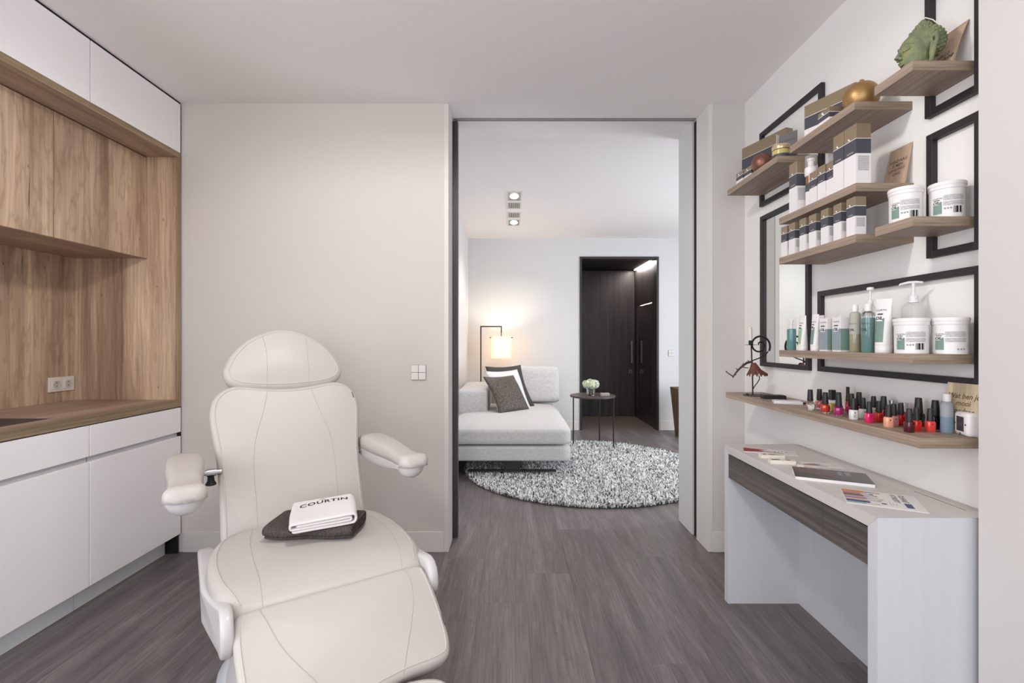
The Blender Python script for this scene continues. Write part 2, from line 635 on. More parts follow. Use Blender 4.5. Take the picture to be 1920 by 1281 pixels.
# ---------------------------------------------------------------- fitted kitchen unit on the left
FX = -1.914           # front plane
BX = -2.53
mods = [(2.193, 2.796), (1.590, 2.190), (0.987, 1.587)]
kb = ['next to the back wall', 'under the basin', 'nearest the camera, mostly out of frame']
for i, (y0, y1) in enumerate(mods):
    t = empty('base_cabinet', (BX, y0, 0), ['white handleless base cabinet beside the back wall, under the oak worktop',
                                           'white handleless base cabinet under the dark basin',
                                           'white handleless base cabinet cut by the left picture edge'][i], 'cabinet', 'white base cabinets')
    L = y1 - y0
    w_ = FX - BX
    MB().box(0, w_ - 0.046, 0.0005, L - 0.0005, 0.106, 0.842).build('body', WHITE, t)
    dr = MB().box(w_ - 0.02, w_, 0.001, L - 0.001, 0.699, 0.839, 0.0012).build('drawer', WHITE, t)
    MB().box(w_ - 0.045, w_ - 0.021, 0.004, L - 0.004, 0.702, 0.836).build('drawer_box', WHITE, dr)
    dd = MB().box(w_ - 0.02, w_, 0.001, L - 0.001, 0.1105, 0.674, 0.0012).build('door', WHITE, t)
    MB().box(w_ - 0.045, w_ - 0.021, 0.004, L - 0.004, 0.115, 0.655).build('door_lining', WHITE, dd)
    g = MB()
    g.box(w_ - 0.0195, w_ - 0.0145, 0.001, L - (0.012 if i == 0 else 0.001), 0.6745, 0.6985)
    g.box(w_ - 0.040, w_ - 0.0195, 0.001, L - (0.012 if i == 0 else 0.001), 0.6745, 0.6985)
    g.build('grip_rail', GREYL, t)
    if i == 0:
        MB().box(w_ - 0.040, w_ - 0.004, L - 0.010, L - 0.002, 0.676, 0.697).build('rail_end_cap', BLACK, t)
        MB().box(w_ - 0.10, w_ - 0.012, L - 0.018, L - 0.004, 0.0, 0.1055).build('plinth_end', DARKGAP, t)
    MB().box(w_ - 0.09, w_ - 0.073, 0.0, L - (0.028 if i == 0 else 0.0), 0.0, 0.105).build('plinth', mat('plinth_white', (226, 229, 231), 0.4), t)

# worktop with a cut-out for the basin
wt = empty('worktop', (BX, 0.987, 0.845), 'rustic oak worktop with thick edge running along the left wall', 'worktop')
bx0, bx1, by0, by1 = 0.16, 0.526, 0.66, 1.135     # cut-out, local
W_, L_ = FX - BX - 0.002, 2.772 - 0.987
b = MB()
b.box(0, bx0, 0, L_, 0, 0.04).box(bx0, bx1, 0, by0, 0, 0.04).box(bx0, bx1, by1, L_, 0, 0.04).box(bx1, W_, 0, L_, 0, 0.04)
b.build('slab', OAK_H, wt)
MB().box(W_, W_ + 0.002, 0, L_, 0, 0.04).build('edge_band', OAK_E, wt)
SINKM = add_bump(mat('dark_composite', (74, 62, 55), 0.35), 300, 0.1)
sk = empty('basin', (BX + bx0, 0.987 + by0, 0.70), 'dark brown rectangular basin sunk into the oak worktop', 'sink')
b = MB()
sw, sl = bx1 - bx0, by1 - by0
b.box(0.001, 0.012, 0.001, sl - 0.001, 0.012, 0.183).box(sw - 0.012, sw - 0.001, 0.001, sl - 0.001, 0.012, 0.183)
b.box(0.012, sw - 0.012, 0.001, 0.012, 0.012, 0.183).box(0.012, sw - 0.012, sl - 0.012, sl - 0.001, 0.012, 0.183)
b.box(0.001, sw - 0.001, 0.001, sl - 0.001, 0.0, 0.012)
b.build('bowl', SINKM, sk)
MB().lathe([(0.0, 0.0135), (0.04, 0.0135), (0.043, 0.0122), (0.043, 0.012)], 20, sw / 2, sl / 2).build('drain', METAL, sk)

# oak surround: top board, end panel, back panel
ns = empty('niche_surround', (BX, 0.987, 0.845), 'rustic oak niche surround with end panel and splashback around the wall cupboards', 'wall panelling')
NL = 2.796 - 0.987
MB().box(0, FX - BX - 0.003, NL - 0.024, NL, 0.0405, 1.461).build('end_panel', OAK_P, ns)
MB().box(FX - BX - 0.003, FX - BX, NL - 0.025, NL, 0.0, 1.461).build('end_edge_band', OAK_EV, ns)
MB().box(0, FX - BX - 0.003, 0, NL - 0.0245, 1.432, 1.461).build('top_board', OAK_H, ns)
MB().box(FX - BX - 0.003, FX - BX, 0, NL - 0.0255, 1.4315, 1.461).build('top_edge_band', OAK_E, ns)
MB().box(0, 0.02, 0, NL - 0.0245, 0.0405, 1.4315).build('splashback', OAK_V, ns)
MB().box(0.1, FX - BX - 0.004, NL + 0.0006, NL + 0.0072, -0.73, 1.745).build('shadow_strip', DARKGAP, ns)  # dark strip paints the shade in the gap to the back wall

CX_ = -2.089
umods = [(2.2065, 2.7705), (1.6365, 2.2035), (1.0665, 1.6335)]
for i, (y0, y1) in enumerate(umods):
    t = empty('wall_cupboard', (BX + 0.021, y0, 1.695), ['rustic oak wall cupboard next to the oak end panel', 'rustic oak wall cupboard at the left picture edge',
                                                 'rustic oak wall cupboard beyond the left picture edge'][i], 'cupboard', 'oak wall cupboards')
    w_ = CX_ - BX - 0.021
    L = y1 - y0
    MB().box(0, w_ - 0.0195, 0.0, L, 0.002, 0.581).build('body', OAK_H, t)
    MB().box(w_ - 0.019, w_, 0.0005, L - 0.0005, 0.0, 0.576, 0.0008).build('door', OAK_V, t)
tmods = [(2.197, 2.796), (1.595, 2.194), (0.990, 1.592)]
for i, (y0, y1) in enumerate(tmods):
    t = empty('top_cabinet', (BX, y0, 2.3065), ['white flush top cabinet under the ceiling beside the back wall', 'white flush top cabinet under the ceiling at the upper left picture edge',
                                               'white flush top cabinet beyond the left picture edge'][i], 'cabinet', 'white top cabinets')
    w_ = FX - BX
    L = y1 - y0
    MB().box(0, w_ - 0.02, 0.0, L, 0.001, 0.28).build('body', WHITE, t)
    MB().box(w_ - 0.019, w_, 0.001, L - (0.004 if i == 0 else 0.001), 0.001, 0.2825, 0.001).build('door', WHITE, t)
    MB().box(0.1, w_ - 0.003, 0.0, L, 0.2828, 0.2932).build('shadow_strip', DARKGAP, t)  # near-black filler standing for shade in the ceiling gap

# double socket on the splashback
PLATE = mat('socket_plastic', (222, 217, 208), 0.3)
s = empty('double_socket', (BX + 0.0205, 2.688, 0.984), 'cream white double power socket on the oak splashback', 'socket')
MB().box(0, 0.009, -0.0755, 0.0755, -0.04, 0.04, 0.0015).build('cover_plate', PLATE, s)
for k in (-1, 1):
    b = MB()
    b.box(0.009, 0.0115, k * 0.0355 - 0.027, k * 0.0355 + 0.027, -0.027, 0.027, 0.001)
    ins = b.build('insert', PLATE, s)
    b = MB()
    q = [(0.0205, 0.0), (0.0205, 0.0026), (0.0185, 0.0026), (0.0185, -0.0005), (0.0, -0.0005)]
    b.lathe(q, 24)
    MBo = b.build('outlet_well', mat('socket_shade', (196, 190, 180), 0.4), ins, (0.0118, k * 0.0355, 0), (0, math.radians(90), 0))
    for zz in (-0.0095, 0.0095):
        pass
    MB().lathe([(0.0, 0.0), (0.0028, 0.0), (0.0028, 0.0006), (0, 0.0006)], 10).build('pin_hole', BLACK, ins, (0.0124, k * 0.0355, 0.0095), (0, math.radians(90), 0))
    MB().lathe([(0.0, 0.0), (0.0028, 0.0), (0.0028, 0.0006), (0, 0.0006)], 10).build('pin_hole', BLACK, ins, (0.0124, k * 0.0355, -0.0095), (0, math.radians(90), 0))


def cross_switch(loc, label, size=0.086):
    t = empty('light_switch', loc, label, 'switch')
    h = size / 2
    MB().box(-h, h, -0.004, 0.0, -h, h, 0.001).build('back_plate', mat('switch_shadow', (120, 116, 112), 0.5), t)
    for a in (0, 1):
        for c in (0, 1):
            x0, z0 = -h + a * h, -h + c * h
            MB().box(x0 + 0.0012, x0 + h - 0.0012, -0.010, -0.004, z0 + 0.0012, z0 + h - 0.0012, 0.001).build('rocker', TRIM, t)


cross_switch((-0.541, DB - 0.0005, 1.041), 'white four-rocker light switch on the wall beside the treatment chair')
cross_switch((2.195, DF - 0.0005, 1.06), 'white four-rocker light switch beside the dark door opening in the lounge')
# ---------------------------------------------------------------- treatment chair
def smooth_closed(pts, n=96):
    """Catmull-Rom through the outline, resampled evenly"""
    P = [Vector((p[0], p[1])) for p in pts]
    m = len(P)
    dense = []
    for i in range(m):
        p0, p1, p2, p3 = P[i - 1], P[i], P[(i + 1) % m], P[(i + 2) % m]
        for k in range(12):
            t = k / 12
            dense.append(0.5 * ((2 * p1) + (p2 - p0) * t + (2 * p0 - 5 * p1 + 4 * p2 - p3) * t * t + (3 * p1 - p0 - 3 * p2 + p3) * t ** 3))
    return resample(dense, n, True)


def resample(P, n, closed=False):
    Q = P + [P[0]] if closed else P
    d = [0.0]
    for a, b in zip(Q, Q[1:]):
        d.append(d[-1] + (b - a).length)
    out = []
    j = 0
    for i in range(n):
        s = d[-1] * i / (n if closed else (n - 1))
        while j < len(d) - 2 and d[j + 1] < s:
            j += 1
        t = (s - d[j]) / max(d[j + 1] - d[j], 1e-9)
        out.append(Q[j].lerp(Q[j + 1], min(max(t, 0), 1)))
    return out


def mirror_outline(half):
    """half outline from bottom centre to top centre with x >= 0"""
    return half + [(-x, y) for x, y in reversed(half) if x > 1e-6]


def cushion(name, outline, thick, m, parent, rnd=0.028, crown=0.012, bend=None, n=96, back_inset=0.01):
    """upholstered slab: outline in local (x, y), front face towards +z"""
    P = smooth_closed(outline, n)
    area = sum(P[i - 1].x * P[i].y - P[i].x * P[i - 1].y for i in range(n))
    if area < 0:
        P.reverse()
    nor = []
    for i in range(n):
        t = (P[(i + 1) % n] - P[i - 1]).normalized()
        nor.append(Vector((-t.y, t.x)))           # inward
    C = sum(P, Vector((0, 0))) / n
    prof = [(back_inset + 0.02, -thick), (back_inset, -thick + 0.006), (0.002, -thick * 0.55), (0.0, -rnd * 1.15)]
    for k in range(1, 7):
        a = k / 6 * math.pi / 2
        prof.append((rnd * (1 - math.cos(a)) , -rnd * 1.15 + rnd * math.sin(a)))
    rings = []
    for ins, h in prof:
        rings.append([(P[i] + nor[i] * ins, h) for i in range(n)])
    base = rings[-1]
    for k in range(1, 9):
        s = 1 - k / 9
        rings.append([(C + (p - C) * s, h + crown * (1 - s * s)) for p, h in base])
    f_bend = bend or (lambda x, y, z: (x, y, z))
    bm = bmesh.new()
    R = [[bm.verts.new(f_bend(p.x, p.y, h)) for p, h in ring] for ring in rings]
    for A, B in zip(R, R[1:]):
        for i in range(n):
            j = (i + 1) % n
            bm.faces.new((A[i], A[j], B[j], B[i]))
    top = bm.verts.new(f_bend(C.x, C.y, base[0][1] + crown))
    for i in range(n):
        bm.faces.new((R[-1][i], R[-1][(i + 1) % n], top))
    bm.faces.new(list(reversed(R[0])))
    for f in bm.faces:
        f.smooth = True
    bmesh.ops.recalc_face_normals(bm, faces=bm.faces[:])
    me = bpy.data.meshes.new(name)
    bm.to_mesh(me)
    tree = BVHTree.FromBMesh(bm)
    bm.free()
    me.materials.append(m)
    o = link(bpy.data.objects.new(name, me), parent)
    # piping where the edge rolls into the front face
    k = 9
    pip = [f_bend((P[i] + nor[i] * prof[k - 1][0]).x, (P[i] + nor[i] * prof[k - 1][0]).y, prof[k - 1][1] + 0.0005) for i in range(n)]
    return o, tree, pip


def seam_on(tree, pts, parent, m, r=0.0011, n=40, name='seam', lift=0.0):
    P = resample([Vector(p) for p in pts], 8)
    # smooth the polyline
    S = []
    Q = [Vector(p) for p in pts]
    for i in range(len(Q) - 1):
        p0, p1, p2, p3 = Q[max(i - 1, 0)], Q[i], Q[i + 1], Q[min(i + 2, len(Q) - 1)]
        for k in range(10):
            t = k / 10
            S.append(0.5 * ((2 * p1) + (p2 - p0) * t + (2 * p0 - 5 * p1 + 4 * p2 - p3) * t * t + (3 * p1 - p0 - 3 * p2 + p3) * t ** 3))
    S.append(Q[-1])
    out = []
    for p in resample(S, n):
        hit = tree.ray_cast(Vector((p.x, p.y, 0.5)), Vector((0, 0, -1)))
        if hit[0] is not None:
            out.append(hit[0] + Vector((0, 0, lift)))
    if len(out) > 2:
        return MB().tube(out, r, 5).build(name, m, parent)


LEATHER = add_bump(mat('cream_leatherette', (190, 183, 178), 0.42, spec=0.4), 420, 0.05)
LEATHER_L = mat('cream_piping', (196, 189, 184), 0.45)
SEAM = mat('seam_thread', (178, 170, 163), 0.6)
SHELLM = mat('chair_white_plastic', (200, 197, 196), 0.3)
TAGM = mat('grey_care_tag', (92, 88, 84), 0.6)

PSI = math.radians(34)
chair = empty('treatment_chair', (-0.6716, 1.658, 0), 'cream leatherette treatment chair with headrest, two armrests and a leg rest', 'chair', rotz=PSI)
# local axes of the chair: x across, y towards the headrest, z up


def frame(loc, tilt):
    """child frame whose local y runs along the cushion, z out of its face"""
    return loc, (tilt, 0, 0)


def place(o, loc, tilt):
    o.location = loc
    o.rotation_euler = (tilt, 0, 0)


REC = math.radians(65)            # face plane of a back reclined 25 degrees
back_half = [(0, -0.07), (0.14, -0.07), (0.245, -0.065), (0.264, -0.03), (0.265, 0.03), (0.266, 0.10), (0.268, 0.18), (0.272, 0.26), (0.281, 0.34), (0.291, 0.41),
             (0.294, 0.46), (0.285, 0.512), (0.257, 0.552), (0.215, 0.574), (0.16, 0.574), (0.08, 0.561), (0.0, 0.556)]
bk, tree, pip = cushion('backrest', mirror_outline(back_half), 0.085, LEATHER, chair, rnd=0.024, crown=0.014)
place(bk, (0, 0.30, 0.52), REC)
MB().tube(pip, 0.0022, 6, closed=True).build('piping', LEATHER_L, bk)
sl = [(0.082, 0.566), (0.088, 0.52), (0.105, 0.45), (0.137, 0.34), (0.148, 0.25), (0.149, 0.18), (0.146, 0.08), (0.147, -0.02)]
seam_on(tree, [(-x, y, 0) for x, y in sl], bk, SEAM)
seam_on(tree, [(x + 0.008, y, 0) for x, y in sl], bk, SEAM)
MB().box(0.276, 0.2785, 0.492, 0.520, -0.013, 0.002, 0.0008).build('care_tag', TAGM, bk, rot=(0, 0, math.radians(14)), loc=(0.122, -0.056, 0.0))

head_half = [(0, -0.002), (0.10, 0.003), (0.175, 0.014), (0.222, 0.038), (0.241, 0.078), (0.233, 0.118), (0.209, 0.168), (0.163, 0.223), (0.107, 0.262), (0.05, 0.286), (0, 0.292)]
hd, tree, pip = cushion('headrest', mirror_outline(head_half), 0.095, LEATHER, chair, rnd=0.03, crown=0.016)
place(hd, (-0.004, 0.528, 1.021), REC)
MB().tube(pip, 0.002, 6, closed=True).build('piping', LEATHER_L, hd)
seam_on(tree, [(-0.088, 0.262, 0), (-0.078, 0.19, 0), (-0.076, 0.10, 0), (-0.082, 0.008, 0)], hd, SEAM)
seam_on(tree, [(0.094, 0.262, 0), (0.092, 0.19, 0), (0.091, 0.10, 0), (0.09, 0.008, 0)], hd, SEAM)
MB().tube([(0.06, 0.565, 0.93), (0.06, 0.64, 1.10)], 0.008, 10).tube([(-0.06, 0.565, 0.93), (-0.06, 0.64, 1.10)], 0.008, 10).build('headrest_rod', METAL, chair)

seat_half = [(0, -0.296), (0.15, -0.296), (0.235, -0.292), (0.268, -0.274), (0.288, -0.215), (0.305, -0.15), (0.315, -0.05), (0.316, 0.04), (0.307, 0.13), (0.286, 0.21),
             (0.250, 0.262), (0.18, 0.30), (0.10, 0.31), (0, 0.31)]


def seat_bend(x, y, z):
    d = max(0.0, (-0.16 - y) / 0.136)
    return (x, y, z - 0.040 * d ** 2.2)


st, tree, pip = cushion('seat', mirror_outline(seat_half), 0.115, LEATHER, chair, rnd=0.034, crown=0.010, bend=seat_bend)
st.location = (0, 0, 0.532)


def run(pip, keep):
    n = len(pip)
    s = next((i for i in range(n) if keep(pip[i]) and not keep(pip[i - 1])), 0)
    out = []
    while keep(pip[(s + len(out)) % n]) and len(out) < n:
        out.append(pip[(s + len(out)) % n])
    return out


MB().tube(run(pip, lambda p: p[1] > -0.264), 0.0016, 6).build('piping', LEATHER_L, st)
seam_on(tree, [(-0.165, 0.30, 0), (-0.172, 0.23, 0), (-0.188, 0.13, 0), (-0.195, -0.03, 0), (-0.194, -0.17, 0), (-0.197, -0.285, 0)], st, SEAM)
seam_on(tree, [(0.165, 0.29, 0), (0.215, 0.21, 0), (0.240, 0.12, 0), (0.251, 0.02, 0), (0.231, -0.15, 0), (0.198, -0.285, 0)], st, SEAM)
MB().box(-0.0015, 0.0015, -0.018, 0.018, -0.012, 0.004, 0.0006).build('care_tag', TAGM, st, loc=(0.3045, 0.118, -0.031), rot=(0, 0, math.radians(22)))

SL = math.radians(32)
leg_half = [(0, 0.0), (0.20, 0.0), (0.255, 0.006), (0.268, 0.03), (0.272, 0.075), (0.271, 0.14), (0.266, 0.21), (0.258, 0.262), (0.238, 0.296), (0.19, 0.304), (0.12, 0.303), (0, 0.312)]
lg, tree, pip = cushion('leg_rest', mirror_outline([(x, -y) for x, y in leg_half]), 0.085, LEATHER, chair, rnd=0.02, crown=0.010)
place(lg, (0, -0.285, 0.508), SL)
MB().tube(run(pip, lambda p: p[1] < -0.021), 0.0018, 6).build('piping', LEATHER_L, lg)
sl_ = [(0.208, -0.008), (0.193, -0.055), (0.169, -0.13), (0.132, -0.2), (0.106, -0.242), (0.09, -0.29)]
seam_on(tree, [(-x, y, 0) for x, y in sl_], lg, SEAM, r=0.0014)
sr_ = [(0.205, -0.006), (0.206, -0.055), (0.195, -0.112), (0.170, -0.172), (0.134, -0.24), (0.104, -0.300)]
seam_on(tree, [(x, y, 0) for x, y in sr_], lg, SEAM, r=0.0014)
MB().box(-0.0015, 0.0015, -0.016, 0.016, -0.008, 0.005, 0.0006).build('care_tag', TAGM, lg, loc=(0.262, -0.198, -0.006), rot=(0, 0, math.radians(-4)))

foot_half = [(0, 0.0), (0.08, -0.002), (0.15, 0.006), (0.200, 0.028), (0.216, 0.065), (0.218, 0.12), (0.210, 0.17), (0.18, 0.20), (0.10, 0.212), (0, 0.214)]
ft, tree, pip = cushion('foot_rest', mirror_outline([(x, -y) for x, y in foot_half]), 0.07, LEATHER, chair, rnd=0.018, crown=0.008)
place(ft, (0, -0.285 - 0.315 * math.cos(SL), 0.504 - 0.315 * math.sin(SL)), SL)
MB().tube(pip, 0.0022, 6, closed=True).build('piping', LEATHER_L, ft)
seam_on(tree, [(0.108, -0.006, 0), (0.116, -0.06, 0), (0.12, -0.15, 0)], ft, SEAM)
seam_on(tree, [(-0.108, -0.006, 0), (-0.116, -0.06, 0), (-0.12, -0.15, 0)], ft, SEAM)


# armrests: moulded pad on a plastic shell, carried by a rod from the back
def armrest(side):
    a = bpy.data.objects.new('armrest', None)
    link(a, chair)
    a.location = (-0.372 if side < 0 else 0.334, 0, 0)
    st_ = []    # (y, half width, x shift, z top, z mid, z bottom)
    prof = [(0.485, 0.030, 0.782, 0.745, 0.705), (0.47, 0.050, 0.796, 0.747, 0.702), (0.40, 0.056, 0.804, 0.748, 0.702), (0.32, 0.055, 0.806, 0.748, 0.702),
            (0.23, 0.050, 0.806, 0.749, 0.705), (0.14, 0.0435, 0.803, 0.752, 0.712), (0.06, 0.042, 0.797, 0.755, 0.724), (0.0, 0.045, 0.793, 0.757, 0.733),
            (-0.03, 0.050, 0.798, 0.757, 0.735), (-0.052, 0.053, 0.800, 0.757, 0.735), (-0.070, 0.045, 0.790, 0.757, 0.735), (-0.080, 0.025, 0.772, 0.757, 0.74)]

    def section(y, hw, zt, zm, lower):
        out = []
        for k in range(17):
            ang = math.pi * k / 16
            c, s = math.cos(ang), math.sin(ang)
            e = 0.45
            x = 1.06 * hw * math.copysign(abs(c) ** e, c)
            h = (zt - zm) * abs(s) ** 0.55
            out.append((x, y, zm + h))
        return out

    bm = bmesh.new()
    rings = []
    for y, hw, zt, zm, zb in prof:
        ring = [bm.verts.new(p) for p in section(y, hw, zt, zm, False)]
        rings.append(ring)
    for A, B in zip(rings, rings[1:]):
        for i in range(16):
            bm.faces.new((A[i], A[i + 1], B[i + 1], B[i]))
        bm.faces.new((A[16], A[0], B[0], B[16]))
    bm.faces.new(rings[0])
    bm.faces.new(list(reversed(rings[-1])))
    bmesh.ops.recalc_face_normals(bm, faces=bm.faces[:])
    for f in bm.faces:
        f.smooth = True
    me = bpy.data.meshes.new('armrest_pad')
    bm.to_mesh(me)
    bm.free()
    me.materials.append(LEATHER)
    pad = link(bpy.data.objects.new('arm_pad', me), a)
    # plastic shell under the pad, flush with it at the back, and a rounded cup in front
    bm = bmesh.new()
    rings = []
    for y, hw, zt, zm, zb in prof[:9]:
        h1, h2 = hw * 1.0, hw * 0.82
        rings.append([bm.verts.new(p) for p in ((h1, y, zm - 0.001), (h1, y, zm - (zm - zb) * 0.75), (h2, y, zb), (-h2, y, zb), (-h1, y, zm - (zm - zb) * 0.75), (-h1, y, zm - 0.001))])
    for A, B in zip(rings, rings[1:]):
        for q in range(6):
            bm.faces.new((A[q], A[(q + 1) % 6], B[(q + 1) % 6], B[q]))
    bm.faces.new(rings[0])
    bm.faces.new(list(reversed(rings[-1])))
    sh = MB()
    sh.bm.free()
    sh.bm = bm
    for f in bm.faces:
        f.smooth = True
    sh.build('arm_shell', SHELLM, a)
    cup = MB()
    cup.ball((0, -0.022, 0.7565), 0.051, 24, 14, (0.98, 1.0, 0.98))
    bmesh.ops.bisect_plane(cup.bm, geom=cup.bm.verts[:] + cup.bm.edges[:] + cup.bm.faces[:], plane_co=(0, 0, 0.7563), plane_no=(0, 0, 1), clear_outer=True)
    hole = [e for e in cup.bm.edges if e.is_boundary]
    bmesh.ops.contextual_create(cup.bm, geom=hole)
    cup.build('arm_cup', SHELLM, a)
    bead = []
    for k in range(25):
        ang = math.pi * (0.0 + k / 24.0)
        bead.append((0.0535 * math.cos(ang), -0.022 - 0.055 * math.sin(ang), 0.7575))
    MB().tube(bead, 0.0035, 6).build('arm_bead', LEATHER_L, a)
    s = -side
    ry = 0.40 if side < 0 else 0.455
    MB().tube([(s * 0.044, ry, 0.725), (s * 0.115, ry, 0.725)], 0.010, 12).tube([(s * 0.066, ry, 0.725), (s * 0.098, ry, 0.725)], 0.014, 12).build('arm_rod', METAL, a)
    if side < 0:
        MB().lathe([(0.0, 0.0), (0.017, 0.0), (0.019, 0.004), (0.012, 0.016), (0.011, 0.03), (0.013, 0.036), (0, 0.036)], 16, s * 0.080, 0.40, 0.678).build('clamp_knob', BLACK, a)


armrest(-1)
armrest(1)

# moulded side covers running along the seat to the leg-rest pivot, and pedestal
for side in (-1, 1):
    pts = [(0.45, 0.425), (0.30, 0.455), (0.15, 0.466), (0.0, 0.475), (-0.12, 0.487), (-0.22, 0.508), (-0.285, 0.522), (-0.328, 0.505), (-0.345, 0.46), (-0.335, 0.42), (-0.295, 0.398),
           (-0.20, 0.384), (-0.05, 0.368), (0.12, 0.360), (0.30, 0.368), (0.42, 0.388)]
    P = [(p.x, p.y) for p in smooth_closed(pts, 64)]
    b = MB()
    b.prism(P, 0, side * 0.268, side * 0.334)
    es = [e for e in b.bm.edges if len(e.link_faces) == 2 and e.calc_face_angle(0) > 0.9]
    bmesh.ops.bevel(b.bm, geom=es, offset=0.011, segments=3, affect='EDGES', profile=0.5)
    for f in b.bm.faces:
        f.smooth = True
    for v_ in b.bm.verts:
        if abs(v_.co.x) > 0.30:
            v_.co.x -= side * 0.034 * max(0.0, min(1.0, (-0.02 - v_.co.y) / 0.25)) + side * 0.10 * max(0.0, 0.40 - v_.co.z)
    o = b.build('side_cover', SHELLM, chair, auto=False)
    MB().lathe([(0, 0), (0.006, 0), (0.007, 0.003), (0.004, 0.005), (0, 0.005)], 12, side * 0.318, 0.36, 0.438).build('side_button', METAL, o)
ped = MB()
ped.prism([(-0.235, 0.385), (0.235, 0.385), (0.235, 0.43), (-0.235, 0.43)], 1, -0.24, 0.28, 0.01)
ped.build('seat_frame', SHELLM, chair)
ped = MB()
ped.lathe([(0.0, 0.09), (0.20, 0.09), (0.235, 0.105), (0.225, 0.16), (0.19, 0.27), (0.17, 0.38), (0.17, 0.39), (0, 0.39)], 40, 0, 0.02, 0, 1.12, 1.15, 3.0)
ped.build('pedestal', SHELLM, chair)
ped = MB()
ped.lathe([(0, 0.0), (0.285, 0.0), (0.292, 0.01), (0.290, 0.06), (0.262, 0.10), (0.25, 0.112), (0, 0.112)], 48, 0, 0.03, 0, 1.0, 1.2, 3.4)
ped.build('foot_base', mat('chair_base_plastic', (206, 209, 214), 0.3), chair)


# ---------------------------------------------------------------- towels on the seat
def folded_towel(name, loc, rotz, sx, sy, layers, th, m, label, sag=None, parent_tag='towel', fold_axis='front'):
    """a towel folded in a flat spiral; the fold ends show on the front edge"""
    t = empty(name, loc, label, parent_tag, rotz=rotz)
    return t


TOW_D = add_bump(mat('charcoal_terry', (92, 84, 81), 0.95, spec=0.1), 450, 1.0, 0.006)
m = TOW_D
tc = nd(m, 'ShaderNodeTexCoord')
nz = nd(m, 'ShaderNodeTexNoise'); nz.inputs['Scale'].default_value = 420; nz.inputs['Detail'].default_value = 2
lk(m, tc.outputs['Object'], nz.inputs['Vector'])
rp = ramp(m, [(0.35, (60, 54, 52)), (0.65, (118, 108, 104))])
lk(m, nz.outputs[0], rp.inputs[0]); lk(m, rp.outputs[0], bsdf(m).inputs['Base Color'])
TOW_W = add_bump(mat('white_terry', (228, 222, 220), 0.95, spec=0.1), 700, 0.5, 0.003)


def towel_body(loops, sx, sy, seed, wob=0.004, n=28, m=14, slope=0.9):
    """loops: section outline (u across, z) swept along v; rounded soft edges"""
    rnd_ = random.Random(seed)
    bm = bmesh.new()
    ph = [rnd_.uniform(0, 6.28) for _ in range(6)]
    grid = []
    for j in range(m + 1):
        v = -sy / 2 + sy * j / m
        row = []
        for (u, z) in loops:
            w1 = 1.25 * wob * (math.sin(u * 21 + ph[0]) * math.cos(v * 17 + ph[1]) + 0.6 * math.sin(v * 41 + u * 13 + ph[2]))
            row.append(bm.verts.new((u + 0.5 * w1, v + wob * math.sin(u * 30 + ph[3]) * (0.5 if j in (0, m) else 0.2), z * (0.88 + slope * max(u, -0.05)) * (1.0 + 0.06 * math.sin(v * 25 + ph[4])) + 0.35 * w1 * min(1, z / 0.02))))
        grid.append(row)
    k = len(loops)
    for A, B in zip(grid, grid[1:]):
        for i in range(k - 1):
            bm.faces.new((A[i], A[i + 1], B[i + 1], B[i]))
    for f in bm.faces:
        f.smooth = True
    return bm


def spiral_section(w, th, gap, turns):
    """a flat strip of cloth folded over and over: returns the centre line (u, z)"""
    pts = []
    hw = w / 2
    z = gap / 2 + th / 2
    lv = turns
    H = [th / 2 + i * (th + gap) for i in range(lv)]
    # outer wrap first: bottom layer, round the left end, top layer, tuck inside
    order = list(range(lv))
    seq = []
    lo, hi = 0, lv - 1
    d = 1
    cur = 'lo'
    inset = 0.0
    path = []
    while lo <= hi:
        if cur == 'lo':
            path.append((H[lo], inset))
            lo += 1
        else:
            path.append((H[hi], inset))
            hi -= 1
        cur = 'hi' if cur == 'lo' else 'lo'
        inset += 0.0045
    x_end = hw
    out = []
    sgn = 1
    for i, (zz, ins) in enumerate(path):
        xs = [(-hw + ins + 0.010), (hw - ins - 0.010)]
        if sgn < 0:
            xs.reverse()
        for k in range(9):
            out.append((xs[0] + (xs[1] - xs[0]) * k / 8, zz))
        if i + 1 < len(path):
            z2 = path[i + 1][0]
            ra = abs(z2 - zz) / 2
            for k in range(1, 8):
                a = math.pi * k / 8
                out.append((xs[1] + sgn * ra * 0.75 * math.sin(a), zz + (z2 - zz) * (1 - math.cos(a)) / 2))
        sgn = -sgn
    return out


def cloth_object(name, m, parent, line, sy, th, seed, wob, slope=0.9, loc=(0, 0, 0), rot=(0, 0, 0)):
    bm = towel_body(line, 0, sy, seed, wob, slope=slope)
    me = bpy.data.meshes.new(name)
    bm.to_mesh(me)
    bm.free()
    me.materials.append(m)
    o = link(bpy.data.objects.new(name, me), parent)
    s = o.modifiers.new('thickness', 'SOLIDIFY')
    s.thickness = th
    s.offset = 0
    b = o.modifiers.new('soft', 'SUBSURF')
    b.levels = 1
    b.render_levels = 1
    o.location = loc
    o.rotation_euler = rot
    return o


